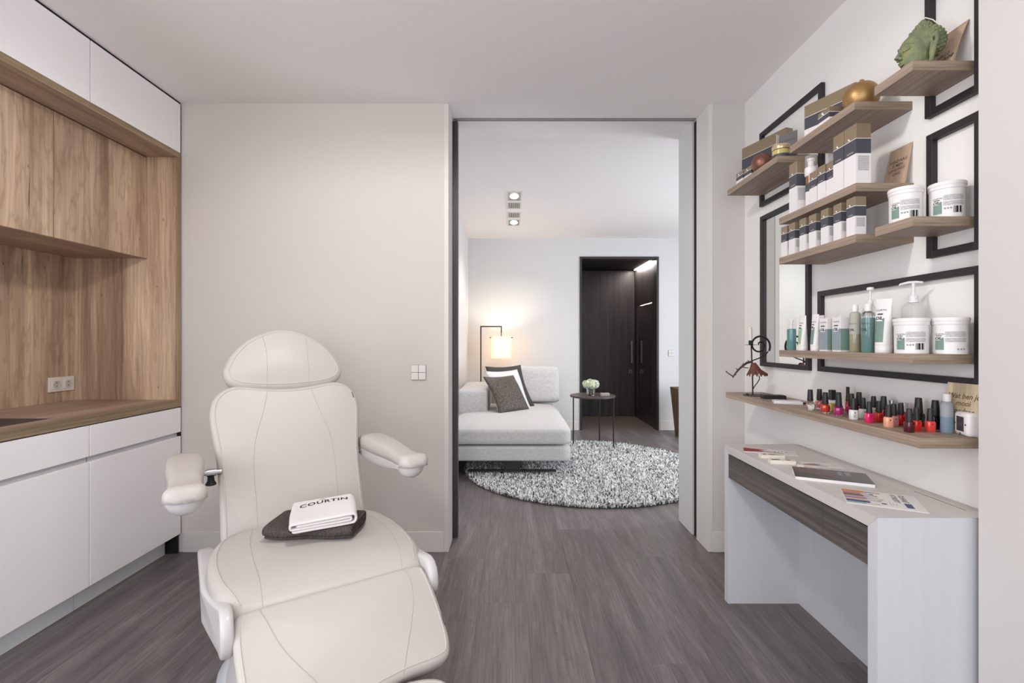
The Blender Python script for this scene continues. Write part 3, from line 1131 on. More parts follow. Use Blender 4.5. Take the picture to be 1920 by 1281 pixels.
SEAT_Z = 0.5405
td = empty('folded_towel', (-0.700, 1.738, SEAT_Z + 0.001), 'charcoal grey folded towel lying on the cream seat under a white one', 'towel', rotz=math.radians(2))
dk = spiral_section(0.185, 0.0115, 0.0004, 4)
cloth_object('towel_cloth', TOW_D, td, dk, 0.305, 0.0115, 3, 0.008, 0.3, rot=(0, 0, math.radians(90)))
tw = empty('folded_towel', (-0.676, 1.728, SEAT_Z + 0.0505), 'white folded towel with black lettering on top of the charcoal towel', 'towel', rotz=math.radians(21))
wl = spiral_section(0.215, 0.0095, 0.0008, 4)
tw_o = cloth_object('towel_cloth', TOW_W, tw, wl, 0.195, 0.0095, 11, 0.003, rot=(math.radians(5), math.radians(-3), 0))
bpy.context.view_layer.update()
dg = bpy.context.evaluated_depsgraph_get()
ev = tw_o.evaluated_get(dg)
tme = ev.to_mesh()
T_M = tw_o.matrix_local.copy()
cloth_tree = BVHTree.FromPolygons([T_M @ v.co for v in tme.vertices], [tuple(p.vertices) for p in tme.polygons])
ev.to_mesh_clear()


def on_cloth(x, y):
    px, py = x * 1.05 + 0.004, y * 1.05 + 0.052 - 1.8 * x * x
    hit = cloth_tree.ray_cast(Vector((px, py, 0.5)), Vector((0, 0, -1)))
    return tuple((hit[0] if hit[0] is not None else Vector((px, py, 0.0))) + Vector((0, 0, 0.0007)))


lettering('COURTIN', 0.033, mat('towel_print', (34, 30, 30), 0.9), tw, on_cloth, spacing=1.1, bold=0.0007)
me = bpy.data.meshes.new('drop_mark')
me.from_pydata([on_cloth(x, y) for x, y in ((-0.02, 0.021), (-0.008, 0.026), (0.004, 0.021), (0.012, 0.024), (0.002, 0.0185), (-0.008, 0.0225))], [], [(0, 1, 2, 3, 4, 5)])
me.materials.append(mat('towel_print_grey', (120, 112, 110), 0.9))
link(bpy.data.objects.new('drop_mark', me), tw)
# ---------------------------------------------------------------- lounge
LINEN = mat('light_grey_linen', (196, 194, 194), 0.95, spec=0.1)
m = LINEN
tc = nd(m, 'ShaderNodeTexCoord')
mp1 = nd(m, 'ShaderNodeMapping'); mp1.inputs['Scale'].default_value = (520, 40, 520)
mp2 = nd(m, 'ShaderNodeMapping'); mp2.inputs['Scale'].default_value = (40, 520, 80)
n1 = nd(m, 'ShaderNodeTexNoise'); n1.inputs['Scale'].default_value = 1.0
n2 = nd(m, 'ShaderNodeTexNoise'); n2.inputs['Scale'].default_value = 1.0
lk(m, tc.outputs['Object'], mp1.inputs[0]); lk(m, tc.outputs['Object'], mp2.inputs[0])
lk(m, mp1.outputs[0], n1.inputs['Vector']); lk(m, mp2.outputs[0], n2.inputs['Vector'])
ad = nd(m, 'ShaderNodeMath', operation='ADD')
lk(m, n1.outputs[0], ad.inputs[0]); lk(m, n2.outputs[0], ad.inputs[1])
hf = nd(m, 'ShaderNodeMath', operation='MULTIPLY'); hf.inputs[1].default_value = 0.5
lk(m, ad.outputs[0], hf.inputs[0])
rp = ramp(m, [(0.32, (184, 182, 181)), (0.68, (218, 216, 215))])
lk(m, hf.outputs[0], rp.inputs[0]); lk(m, rp.outputs[0], bsdf(m).inputs['Base Color'])
bp = nd(m, 'ShaderNodeBump'); bp.inputs['Strength'].default_value = 0.2; bp.inputs['Distance'].default_value = 0.002
lk(m, hf.outputs[0], bp.inputs['Height']); lk(m, bp.outputs[0], bsdf(m).inputs['Normal'])


def soft_box(name, x0, x1, y0, y1, z0, z1, m, parent, r=0.03, crown=0.0, seed=0, sub=14):
    """upholstered block with rounded edges and a slightly domed top"""
    b = MB()
    b.box(x0, x1, y0, y1, z0, z1)
    bmesh.ops.subdivide_edges(b.bm, edges=b.bm.edges[:], cuts=sub, use_grid_fill=True)
    cx, cy = (x0 + x1) / 2, (y0 + y1) / 2
    hx, hy, hz = (x1 - x0) / 2, (y1 - y0) / 2, (z1 - z0) / 2
    czz = (z0 + z1) / 2
    rr = random.Random(seed)
    p = [rr.uniform(0, 6) for _ in range(4)]
    for v in b.bm.verts:
        q = [v.co.x - cx, v.co.y - cy, v.co.z - czz]
        H = (hx, hy, hz)
        inn = [max(-(H[i] - r), min(H[i] - r, q[i])) for i in range(3)]
        d = Vector([q[i] - inn[i] for i in range(3)])
        if d.length > 1e-6:
            dn = d.normalized()
            # push onto the rounded edge
            v.co = Vector((cx + inn[0], cy + inn[1], czz + inn[2])) + dn * r
        if crown and v.co.z > czz:
            fx, fy = 1 - (q[0] / hx) ** 2, 1 - (q[1] / hy) ** 2
            v.co.z += crown * max(0, fx) ** 0.5 * max(0, fy) ** 0.5 + 0.12 * crown * math.sin(q[0] * 12 + p[0]) * math.cos(q[1] * 9 + p[1])
    for f in b.bm.faces:
        f.smooth = True
    return b.build(name, m, parent, auto=False)


sofa = empty('chaise_sofa', (0.0, 5.1, 0), 'light grey linen chaise sofa with a low arm along the left lounge wall', 'sofa')
soft_box('base', -0.585, 0.525, -0.80, 0.93, 0.150, 0.288, LINEN, sofa, 0.022)
soft_box('seat_cushion', -0.585, 0.535, -0.81, 0.90, 0.290, 0.452, LINEN, sofa, 0.05, 0.022, 3)
soft_box('armrest', -0.588, -0.255, 0.08, 1.16, 0.30, 0.700, LINEN, sofa, 0.03, 0.008, 5)
bc = soft_box('back_cushion', -0.38, 0.38, -0.095, 0.095, -0.215, 0.215, LINEN, sofa, 0.045, 0.012, 8)
bc.location = (0.205, 0.90, 0.684)
bc.rotation_euler = (math.radians(-12), 0, 0)
soft_box('back_frame', -0.25, 0.53, 1.03, 1.16, 0.29, 0.62, LINEN, sofa, 0.03)
b = MB()
b.box(-0.40, 0.40, -0.745, -0.695, 0.046, 0.058, 0.003).box(-0.40, 0.40, 0.62, 0.67, 0.046, 0.058, 0.003).box(-0.03, 0.03, -0.74, 0.66, 0.046, 0.060, 0.003)
b.box(-0.075, 0.075, -0.72, -0.69, 0.056, 0.155).box(-0.075, 0.075, 0.63, 0.66, 0.056, 0.155)
b.build('foot', mat('dark_sofa_metal', (52, 49, 52), 0.4), sofa)


def pillow(label, loc, rot, size, thick, m, seed):
    n = 18
    bm = bmesh.new()
    hs = size / 2
    rr = random.Random(seed)
    p = [rr.uniform(0, 6.28) for _ in range(6)]
    sides = []
    for s in (1, -1):
        g = []
        for i in range(n + 1):
            row = []
            for j in range(n + 1):
                u, v = -1 + 2 * i / n, -1 + 2 * j / n
                # concave sides, pointed corners
                k = 1 - 0.075 * (1 - v * v)
                l = 1 - 0.075 * (1 - u * u)
                x, y = u * hs * k, v * hs * l
                puff = ((1 - u ** 4) * (1 - v ** 4)) ** 0.62
                z = s * thick / 2 * puff + 0.008 * math.sin(u * 3 + p[0]) * math.sin(v * 4 + p[1]) * puff + 0.012 * math.sin(v * 2.2 + p[2])
                row.append(bm.verts.new((x, y, z)))
            g.append(row)
        sides.append(g)
        for i in range(n):
            for j in range(n):
                q = (g[i][j], g[i + 1][j], g[i + 1][j + 1], g[i][j + 1])
                bm.faces.new(q if s > 0 else tuple(reversed(q)))
    bmesh.ops.remove_doubles(bm, verts=bm.verts[:], dist=1e-5)
    for f in bm.faces:
        f.smooth = True
    me = bpy.data.meshes.new('throw_pillow')
    bm.to_mesh(me)
    bm.free()
    me.materials.append(m)
    o = bpy.data.objects.new('throw_pillow', me)
    COL.objects.link(o)
    o.location = loc
    o.rotation_euler = rot
    return tag(o, label, 'pillow')


SPOT = mat('spotted_velvet', (78, 68, 62), 0.6)
m = SPOT
tc = nd(m, 'ShaderNodeTexCoord')
v = nd(m, 'ShaderNodeTexVoronoi'); v.inputs['Scale'].default_value = 150
lk(m, tc.outputs['Object'], v.inputs['Vector'])
r = ramp(m, [(0.15, (142, 130, 122)), (0.45, (84, 74, 68)), (0.75, (50, 44, 43))])
lk(m, v.outputs['Distance'], r.inputs[0]); lk(m, r.outputs[0], bsdf(m).inputs['Base Color'])
pillow('charcoal grey throw pillow at the back of the three on the sofa', (-0.020, 5.575, 0.692), (math.radians(62), math.radians(0), math.radians(42)), 0.55, 0.10, add_bump(mat('charcoal_cotton', (66, 64, 66), 0.95), 300, 0.1), 1)
pillow('white throw pillow between the charcoal and the spotted one', (-0.042, 5.43, 0.672), (math.radians(60), math.radians(0), math.radians(43)), 0.505, 0.09, add_bump(mat('white_cotton', (216, 214, 216), 0.95), 300, 0.1), 2)
pillow('brown spotted throw pillow at the front of the three on the sofa', (-0.055, 5.285, 0.650), (math.radians(58), math.radians(0), math.radians(44)), 0.465, 0.09, SPOT, 3)

# floor lamp behind the sofa
fl = empty('floor_lamp', (-0.41, 6.36, 0), 'black angular floor lamp with a glowing cream cylinder shade behind the sofa', 'floor lamp')
b = MB()
b.box(-0.008, 0.008, -0.008, 0.008, 0.012, 1.425).box(0.008, 0.277, -0.008, 0.008, 1.409, 1.425).box(0.262, 0.277, -0.008, 0.008, 1.335, 1.409)
b.build('pole', BLACK, fl)
MB().lathe([(0, 0), (0.12, 0), (0.12, 0.010), (0.115, 0.012), (0, 0.012)], 32, 0.06, 0).build('base', BLACK, fl)
SHADE = mat('glowing_shade', (250, 232, 196), 0.8, emit=(255, 218, 158), emit_s=0.45)
tl = nd(SHADE, 'ShaderNodeBsdfTranslucent')
tl.inputs[0].default_value = lin((252, 240, 216)) + (1,)
mxs = nd(SHADE, 'ShaderNodeMixShader')
mxs.inputs[0].default_value = 0.55
outn = SHADE.node_tree.nodes['Material Output']
lk(SHADE, bsdf(SHADE).outputs[0], mxs.inputs[1])
lk(SHADE, tl.outputs[0], mxs.inputs[2])
lk(SHADE, mxs.outputs[0], outn.inputs[0])
lamp('floor_lamp_bulb', 'POINT', (-0.141, 6.36, 1.19), 8, (1.0, 0.84, 0.64), None, 0.04)
b = MB()
b.lathe([(0.126, 1.005), (0.128, 1.005), (0.128, 1.285), (0.126, 1.285), (0.126, 1.007)], 40, 0.269, 0)
b.build('lamp_shade', SHADE, fl)
MB().tube([(0.115, 0, 1.272), (0.423, 0, 1.272)], 0.005, 8).tube([(0.269, 0, 1.272), (0.269, 0, 1.34)], 0.006, 8).build('shade_rod', mat('dark_bronze', (60, 52, 46), 0.4, 0.6), fl)
b = MB()
b.ball((0.269, 0, 1.08), 0.03, 16, 10)
b.build('bulb', mat('bulb_glow', (255, 240, 210), 0.5, emit=(255, 214, 150), emit_s=4), fl)

# round side table, vase and notebook
tb = empty('side_table', (0.928, 5.57, 0.045), 'round dark brown side table on three thin legs beside the sofa', 'table')
TT = mat('dark_brown_top', (74, 64, 62), 0.42)
MB().lathe([(0, 0.538), (0.255, 0.538), (0.259, 0.542), (0.259, 0.556), (0.256, 0.559), (0, 0.559)], 56).build('table_top', TT, tb)
for (x, y) in ((0.709, 5.585), (1.045, 5.775), (1.142, 5.44)):
    MB().tube([(x - 0.928, y - 5.57, -0.012), (x - 0.928, y - 5.57, 0.539)], 0.0075, 10).build('leg', BLACK, tb)
TZ = 0.045 + 0.559
GLASS = mat('clear_glass', (255, 255, 255), 0.02, trans=1.0, ior=1.45)
vs_ = empty('flower_vase', (0.905, 5.545, TZ), 'small glass vase of white green hydrangeas on the side table', 'vase')
MB().lathe([(0, 0), (0.046, 0), (0.048, 0.003), (0.048, 0.086), (0.045, 0.086), (0.045, 0.006), (0, 0.006)], 28).build('glass', GLASS, vs_)
b = MB()
for k in range(7):
    a = k * 0.9
    b.tube([(0.02 * math.cos(a), 0.02 * math.sin(a), 0.008), (0.03 * math.cos(a + 1), 0.03 * math.sin(a + 1), 0.10)], 0.004, 6)
b.build('stems', mat('stem_green', (96, 122, 70), 0.6), vs_)
heads = [((-0.05, 0.0, 0.125), 0.048), ((0.045, -0.01, 0.128), 0.050), ((0.0, -0.035, 0.115), 0.042), ((0.0, 0.045, 0.135), 0.05)]
for i, (c, rad) in enumerate(heads):
    b = MB()
    rr = random.Random(40 + i)
    for k in range(110):
        z = 1 - 2 * (k + 0.5) / 110
        a = k * 2.39996
        q = math.sqrt(max(0, 1 - z * z))
        nrm = Vector((q * math.cos(a), q * math.sin(a), z))
        p = Vector(c) + nrm * rad * rr.uniform(0.88, 1.05)
        t1 = nrm.orthogonal().normalized()
        t1 = Matrix.Rotation(rr.uniform(0, 6.28), 3, nrm) @ t1
        t2 = nrm.cross(t1)
        s = 0.0115
        b.mi = 0 if rr.random() < (0.75, 0.9, 0.35, 0.7)[i] else 1
        b.poly([p + t1 * s, p + nrm * 0.002 + (t1 + t2) * s * .3, p + t2 * s, p + nrm * 0.002 + (t2 - t1) * s * .3, p - t1 * s, p + nrm * .002 - (t1 + t2) * s * .3, p - t2 * s, p + nrm * .002 + (t1 - t2) * s * .3])
    b.build('flower_head', [mat('hydrangea_white', (236, 238, 226), 0.8), mat('hydrangea_green', (176, 200, 140), 0.8)], vs_)
nb = MB().box(-0.05, 0.05, -0.035, 0.035, 0, 0.030, 0.002).build('small_box', mat('taupe_card', (168, 156, 150), 0.6))
nb.location = (1.055, 5.50, TZ)
tag(nb, 'small taupe box beside the flower vase on the side table', 'box')

# shaggy round rug
RC, RR_ = (0.70, 4.665), 1.15
rug = empty('round_rug', (RC[0], RC[1], 0), 'round grey and white shaggy rug under the sofa and side table', 'rug')
MB().lathe([(0, 0.001), (RR_ - 0.015, 0.001), (RR_ - 0.01, 0.004), (RR_ - 0.02, 0.008), (0, 0.008)], 96).build('backing', mat('rug_backing', (70, 70, 72), 0.95), rug)
PILE = mat('rug_pile', (190, 190, 190), 0.9, spec=0.1)
g = nd(PILE, 'ShaderNodeNewGeometry')
pr = ramp(PILE, [(0.0, (44, 44, 46)), (0.20, (112, 112, 114)), (0.36, (220, 220, 220)), (0.6, (244, 244, 243)), (1.0, (252, 252, 250))])
lk(PILE, g.outputs['Random Per Island'], pr.inputs[0])
lk(PILE, pr.outputs[0], bsdf(PILE).inputs['Base Color'])
rr = random.Random(5)
vsx, fsx = [], []
for k in range(52000):
    a = rr.uniform(0, 2 * math.pi)
    d = math.sqrt(rr.random()) * (RR_ - 0.004)
    x, y = d * math.cos(a), d * math.sin(a)
    if x + RC[0] > 1.85 and y > 0.8:
        continue
    b_ = rr.uniform(0, 2 * math.pi)
    L = rr.uniform(0.028, 0.052)
    lean = rr.uniform(0.25, 1.0)
    dx, dy = math.cos(b_), math.sin(b_)
    w = rr.uniform(0.0028, 0.0048)
    sx, sy = -dy * w, dx * w
    i0 = len(vsx)
    z1, z2 = 0.008 + L * 0.55 * (1 - 0.3 * lean), 0.008 + L * (1 - 0.62 * lean)
    r1, r2 = L * 0.25 * lean, L * 0.85 * lean
    vsx += [(x - sx * .6, y - sy * .6, 0.006), (x + sx * .6, y + sy * .6, 0.006), (x + dx * r1 + sx, y + dy * r1 + sy, z1), (x + dx * r1 - sx, y + dy * r1 - sy, z1),
            (x + dx * r2 + sx * .5, y + dy * r2 + sy * .5, z2), (x + dx * r2 - sx * .5, y + dy * r2 - sy * .5, z2)]
    fsx += [(i0, i0 + 1, i0 + 2, i0 + 3), (i0 + 3, i0 + 2, i0 + 4, i0 + 5)]
me = bpy.data.meshes.new('pile')
me.from_pydata(vsx, [], fsx)
me.materials.append(PILE)
po = link(bpy.data.objects.new('pile', me), rug)
po['kind'] = 'stuff'

# ceiling spots and vents in one slot
CZ = 2.64
def spot_unit(y, label):
    t = empty('ceiling_spotlight', (0.022, y, CZ), label, 'spotlight', 'lounge ceiling spotlights')
    b = MB()
    b.box(-0.075, 0.075, -0.15, -0.135, -0.006, 0.0).box(-0.075, 0.075, 0.135, 0.15, -0.006, 0.0).box(-0.075, -0.062, -0.135, 0.135, -0.006, 0).box(0.062, 0.075, -0.135, 0.135, -0.006, 0)
    b.build('frame', TRIM, t)
    MB().box(-0.062, 0.062, -0.135, 0.135, -0.003, -0.0005).build('reflector', mat('spot_reflector', (150, 150, 152), 0.25, 0.8), t)
    MB().lathe([(0, -0.012), (0.036, -0.012), (0.042, -0.006), (0.042, -0.003), (0, -0.003)], 24, 0, 0, 0, 1.0, 1.5).build('lens', mat('spot_lens', (255, 240, 225), 0.4, emit=(255, 236, 215), emit_s=9), t)


def vent_unit(y, label):
    t = empty('ceiling_vent', (0.022, y, CZ), label, 'vent', 'lounge ceiling vents')
    b = MB()
    b.box(-0.075, 0.075, -0.12, -0.106, -0.006, 0).box(-0.075, 0.075, 0.106, 0.12, -0.006, 0).box(-0.075, -0.063, -0.106, 0.106, -0.006, 0).box(0.063, 0.075, -0.106, 0.106, -0.006, 0)
    b.build('frame', TRIM, t)
    MB().box(-0.063, 0.063, -0.106, 0.106, -0.0015, -0.0003).build('backing', DARKGAP, t)
    first = None
    for k in range(10):
        x = -0.0576 + k * 0.0128
        if first is None:
            first = MB().box(-0.0030, 0.0030, -0.106, 0.106, -0.006, -0.0015).build('slat', TRIM, t)
            o = first
        else:
            o = link(bpy.data.objects.new('slat', first.data), t)
        o.location = (x, 0, 0)


spot_unit(4.72, 'recessed ceiling spotlight nearest the sliding door opening')
vent_unit(5.04, 'slatted ceiling vent behind the nearer recessed spotlight')
vent_unit(5.42, 'slatted ceiling vent in front of the farther recessed spotlight')
spot_unit(5.76, 'recessed ceiling spotlight farthest from the sliding door opening')

# dark entry porch behind the lounge
PD = 7.90
MB_ = MB
struct(MB().box(0.80, 0.945, 6.80, PD, 0, 2.39).build('wall_entry_left', WENGE))
er = MB()
er.box(2.004, 2.3, 6.80, 6.90, 0, 2.39).box(2.004, 2.3, 7.79, PD, 0, 2.39).box(2.004, 2.3, 6.90, 7.79, 1.81, 2.39).box(2.004, 2.3, 6.90, 7.79, 0, 0.12).box(2.22, 2.3, 6.90, 7.79, 0.12, 1.81)
struct(er.build('wall_entry_right', WENGE))
struct(MB().box(0.80, 2.3, 6.80, 8.0, 2.387, 2.45).build('ceiling_entry', mat('dark_ceiling', (44, 38, 38), 0.6)))
struct(MB().box(0.80, 2.3, PD + 0.05, 8.0, 0, 2.39).build('wall_entry_back', WENGE))
d2 = struct(MB().box(0.95, 2.000, PD, PD + 0.045, 0.004, 2.372, 0.002).build('door_2', WENGE))
STEELD = mat('satin_steel', (120, 114, 112), 0.35, 0.8)
MB().box(1.925, 1.965, PD - 0.045, PD - 0.028, 0.865, 1.235, 0.004).box(1.93, 1.96, PD - 0.03, PD, 0.90, 0.93).box(1.93, 1.96, PD - 0.03, PD, 1.17, 1.2).build('handle', STEELD, d2)
lo = MB().box(1.905, 1.965, PD - 0.008, PD, 0.70, 0.76, 0.002).build('lock_plate', STEELD, d2)
MB().box(1.925, 1.945, PD - 0.011, PD - 0.008, 0.72, 0.74).build('keyhole', BLACK, lo)
fr = MB()
fr.box(0.932, 0.962, DF - 0.012, 6.80, 0, 2.387).box(1.989, 2.019, DF - 0.012, 6.80, 0, 2.387).box(0.962, 1.989, DF - 0.012, 6.80, 2.357, 2.387)
struct(fr.build('trim_5', mat('dark_door_frame', (50, 44, 45), 0.4)))
MB().box(0.963, 0.975, 6.72, 6.735, 1.04, 1.09).build('latch_plate', STEELD, bpy.data.objects['trim_5'])
led = mat('led_strip', (255, 244, 235), 0.5, emit=(255, 240, 228), emit_s=12)
l1 = MB().box(1.985, 2.003, 6.84, 7.86, 2.376, 2.386).build('led_strip', led)
tag(l1, 'white LED strip along the ceiling edge of the dark entry', 'light strip')
gz = empty('glazed_niche', (2.004, 6.90, 0.12), 'dark glass fronted wall niche with a light line in the entry', 'cabinet')
MB().box(0.02, 0.026, 0.0, 0.89, 0.0, 1.69).build('glass_door', mat('smoked_glass', (120, 110, 106), 0.05, trans=0.85, ior=1.3), gz)
MB().box(0.0, 0.02, 0.0, 0.02, 0.0, 1.69).box(0.0, 0.02, 0.87, 0.89, 0, 1.69).box(0, 0.02, 0.02, 0.87, 1.67, 1.69).box(0, 0.02, 0.02, 0.87, 0, 0.02).build('frame', mat('dark_door_frame', (50, 44, 45), 0.4), gz)
MB().box(0.05, 0.07, 0.03, 0.86, 1.675, 1.685).build('light_line', led, gz)

# tapered planter at the right
pl = empty('planter', (2.235, 6.22, 0), 'tall tapered dark wood planter half hidden by the right jamb', 'planter')
b = MB()
b.lathe([(0.0, 0.0), (0.145, 0.0), (0.215, 0.62), (0.215, 0.625), (0.205, 0.625), (0.2, 0.56), (0, 0.56)], 4)
o = b.build('pot', wood('planter_wood', 2, (112, 88, 74), (88, 68, 58), (136, 110, 92), 60, 0.5), pl)
o.rotation_euler = (0, 0, math.radians(45))
MB().box(-0.135, 0.135, -0.135, 0.135, 0.5605, 0.565).build('soil', mat('potting_soil', (40, 33, 29), 0.95), pl)
# ---------------------------------------------------------------- shelf wall: frames, mirror, shelves
XF = 1.331
def wall_frame(y0, y1, z0, z1, label, mirror=False):
    t = empty('picture_frame' if not mirror else 'wall_mirror', (XR, y0, z0), label, 'frame' if not mirror else 'mirror', None if mirror else 'black frames on the shelf wall')
    L, Hh, d, w_ = y1 - y0, z1 - z0, XR - XF, 0.022
    x0, x1 = -d, -0.0003
    MB().box(x0, x1, 0, w_, 0, Hh, 0.0008).build('frame_side', FRAME, t)
    MB().box(x0, x1, L - w_, L, 0, Hh, 0.0008).build('frame_side', FRAME, t)
    MB().box(x0, x1, w_, L - w_, 0, w_, 0.0008).build('frame_rail', FRAME, t)
    MB().box(x0, x1, w_, L - w_, Hh - w_, Hh, 0.0008).build('frame_rail', FRAME, t)
    if mirror:
        MB().box(-0.006, -0.001, w_, L - w_, w_, Hh - w_).build('mirror_glass', mat('mirror', (235, 238, 236), 0.02, 1.0), t)
    return t

wall_frame(1.372, 1.561, 1.937, 2.338, 'empty black wooden frame behind the topmost shelf with the green head candle')
wall_frame(1.372, 1.555, 1.486, 1.880, 'empty black wooden frame behind the shelf with two white tubs')
wall_frame(2.083, 2.604, 1.943, 2.338, 'empty black wooden frame behind the shelf with the copper apple')
wall_frame(1.372, 2.109, 1.091, 1.4375, 'wide empty black wooden frame behind the shelf of green bottles')
wall_frame(2.175, 2.598, 1.089, 1.888, 'upright black framed mirror beside the candle holder', True)

XS = 1.155
def shelf(y0, y1, zt, label, th=0.028):
    t = empty('wall_shelf', (XS, y0, zt - th), label, 'shelf', 'grey oak wall shelves')
    W, L = XR - XS, y1 - y0
    MB().box(0.001, W, 0.001, L - 0.001, 0, th).build('board', SHELF, t)
    MB().box(0, 0.001, 0.001, L - 0.001, 0, th).build('front_edge', SHELF, t)
    MB().box(0, W, 0.0, 0.001, 0, th).build('end_edge', SHELF_E, t)
    MB().box(0, W, L - 0.001, L, 0, th).build('end_edge', SHELF_E, t)
    return t

Z1, Z4, Z6, Z7, Z8 = 2.030, 1.753, 1.581, 1.183, 0.947
# the near end boards stop at the frame, which stands 19 mm off the wall: notch them by length
shelf(1.394, 1.541, Z1, 'short grey oak shelf carrying the green head candle')
shelf(1.630, 2.009, Z1, 'grey oak shelf carrying the gold apple')
shelf(2.108, 2.592, Z1, 'grey oak shelf carrying the copper apple')
shelf(1.624, 2.090, Z4, 'grey oak shelf carrying the tall cartons and the kraft card')
shelf(1.394, 1.538, Z6, 'short grey oak shelf carrying the two white tubs')
shelf(1.624, 2.090, Z6, 'grey oak shelf carrying the row of seven small cartons')
shelf(1.394, 2.090, Z7, 'grey oak shelf carrying green bottles, tubes and tubs')
shelf(1.368, 2.610, Z8, 'long low grey oak shelf carrying the nail polish', 0.030)

# ---------------------------------------------------------------- cartons
GOLD = mat('bronze_gold_card', (146, 128, 104), 0.38, 0.3)
NAVY = mat('navy_card', (72, 71, 80), 0.5)
CARD = mat('white_card', (228, 223, 222), 0.5)
INK = mat('print_ink', (58, 58, 62), 0.7)
INKW = mat('white_print', (236, 234, 232), 0.5)
FINE = mat('fine_print', (226, 223, 222), 0.55)
m = FINE
tc = nd(m, 'ShaderNodeTexCoord')
sep = nd(m, 'ShaderNodeSeparateXYZ'); lk(m, tc.outputs['UV'], sep.inputs[0])
mu = nd(m, 'ShaderNodeMath', operation='MULTIPLY'); lk(m, sep.outputs[1], mu.inputs[0]); mu.inputs[1].default_value = 420
fr_ = nd(m, 'ShaderNodeMath', operation='FRACT'); lk(m, mu.outputs[0], fr_.inputs[0])
gt = nd(m, 'ShaderNodeMath', operation='GREATER_THAN'); lk(m, fr_.outputs[0], gt.inputs[0]); gt.inputs[1].default_value = 0.42
ns_ = nd(m, 'ShaderNodeTexNoise'); ns_.inputs['Scale'].default_value = 900; ns_.inputs['Detail'].default_value = 1
lk(m, tc.outputs['UV'], ns_.inputs['Vector'])
g2_ = nd(m, 'ShaderNodeMath', operation='GREATER_THAN'); lk(m, ns_.outputs[0], g2_.inputs[0]); g2_.inputs[1].default_value = 0.44
mm_ = nd(m, 'ShaderNodeMath', operation='MULTIPLY'); lk(m, gt.outputs[0], mm_.inputs[0]); lk(m, g2_.outputs[0], mm_.inputs[1])
lk(m, mixc(m, mm_.outputs[0], lin((228, 225, 224)) + (1,), lin((92, 92, 94)) + (1,)), bsdf(m).inputs['Base Color'])
BARC = mat('bar_code', (230, 228, 228), 0.55)
m = BARC
tc = nd(m, 'ShaderNodeTexCoord')
sep = nd(m, 'ShaderNodeSeparateXYZ'); lk(m, tc.outputs['UV'], sep.inputs[0])
mu = nd(m, 'ShaderNodeMath', operation='MULTIPLY'); lk(m, sep.outputs[0], mu.inputs[0]); mu.inputs[1].default_value = 900
fl_ = nd(m, 'ShaderNodeMath', operation='FLOOR'); lk(m, mu.outputs[0], fl_.inputs[0])
wn = nd(m, 'ShaderNodeTexWhiteNoise', noise_dimensions='1D'); lk(m, fl_.outputs[0], wn.inputs['W'])
gt = nd(m, 'ShaderNodeMath', operation='GREATER_THAN'); lk(m, wn.outputs[0], gt.inputs[0]); gt.inputs[1].default_value = 0.42
lk(m, mixc(m, gt.outputs[0], lin((226, 224, 224)) + (1,), lin((30, 30, 32)) + (1,)), bsdf(m).inputs['Base Color'])


def carton(x0, y0, wx, wy, h, z, label, group=None, gold=0.25, navy=0.25, rotz=0.0, text=True, mark=True):
    """upright carton: gold top, navy belt, white foot; local x into the wall, y away from the camera"""
    t = empty('carton', (x0, y0, z), label, 'box', group, rotz)
    za, zb = h * (1 - gold - navy), h * (1 - gold)
    MB().box(0, wx, 0, wy, 0, za).build('white_foot', CARD, t)
    MB().box(0, wx, 0, wy, za, zb).build('navy_belt', NAVY, t)
    MB().box(0, wx, 0, wy, zb, h, 0.0005).build('gold_cap', GOLD, t)
    e = 0.0004
    b = MB()
    b.box(-e, wx + e, -e, wy + e, zb - 0.0009, zb + 0.0009)
    b.build('white_line', INKW, t)
    f_ = plane_fn((-e, wy / 2, 0), (0, -1, 0), (0, 0, 1))     # face towards the room
    n_ = plane_fn((wx / 2, -e, 0), (1, 0, 0), (0, 0, 1))       # face towards the camera
    if mark:
        q = wy * 0.20
        me = bpy.data.meshes.new('drop_mark')
        pts = [(-0.10, 0.11), (-0.05, 0.19), (0.02, 0.15), (0.10, 0.02), (0.16, -0.005), (0.06, 0.0), (-0.02, 0.03)]
        s_ = min(wy, wx) * 1.05
        me.from_pydata([f_(px * s_ - wy * 0.08, zb + 0.002 + pz * s_) for px, pz in pts], [], [tuple(range(len(pts)))])
        me.materials.append(INKW)
        link(bpy.data.objects.new('drop_mark', me), t)
    if text:
        patch(FINE, t, n_, -wx * 0.38, wx * 0.38, za * 0.42, za * 0.93, 1, 'small_print')
        lettering('COURTIN', wy * 0.115, INKW, t, lambda x, y: f_(x - 0 , za + (zb - za) * 0.16 + y), spacing=1.05)
    return t

g4 = 'tall gold and navy cartons on the carton shelf'
carton(1.157, 1.626, 0.050, 0.059, 0.201, Z4, 'largest tall gold, navy and white carton at the front end of its shelf', g4)
carton(1.157, 1.688, 0.050, 0.054, 0.201, Z4, 'tall narrow gold and navy carton just behind the largest one', g4)
carton(1.163, 1.747, 0.040, 0.042, 0.125, Z4, 'small gold and navy carton right behind the two tall front cartons', g4)
carton(1.158, 1.791, 0.040, 0.042, 0.125, Z4, 'small gold and navy carton in the middle of the tall carton shelf', g4)
carton(1.160, 1.840, 0.038, 0.046, 0.121, Z4, 'small gold and navy carton beside the pump bottle with clear cap', g4)
carton(1.157, 1.965, 0.045, 0.054, 0.201, Z4, 'tall gold and navy carton farthest from the camera, behind the pump bottle', g4)

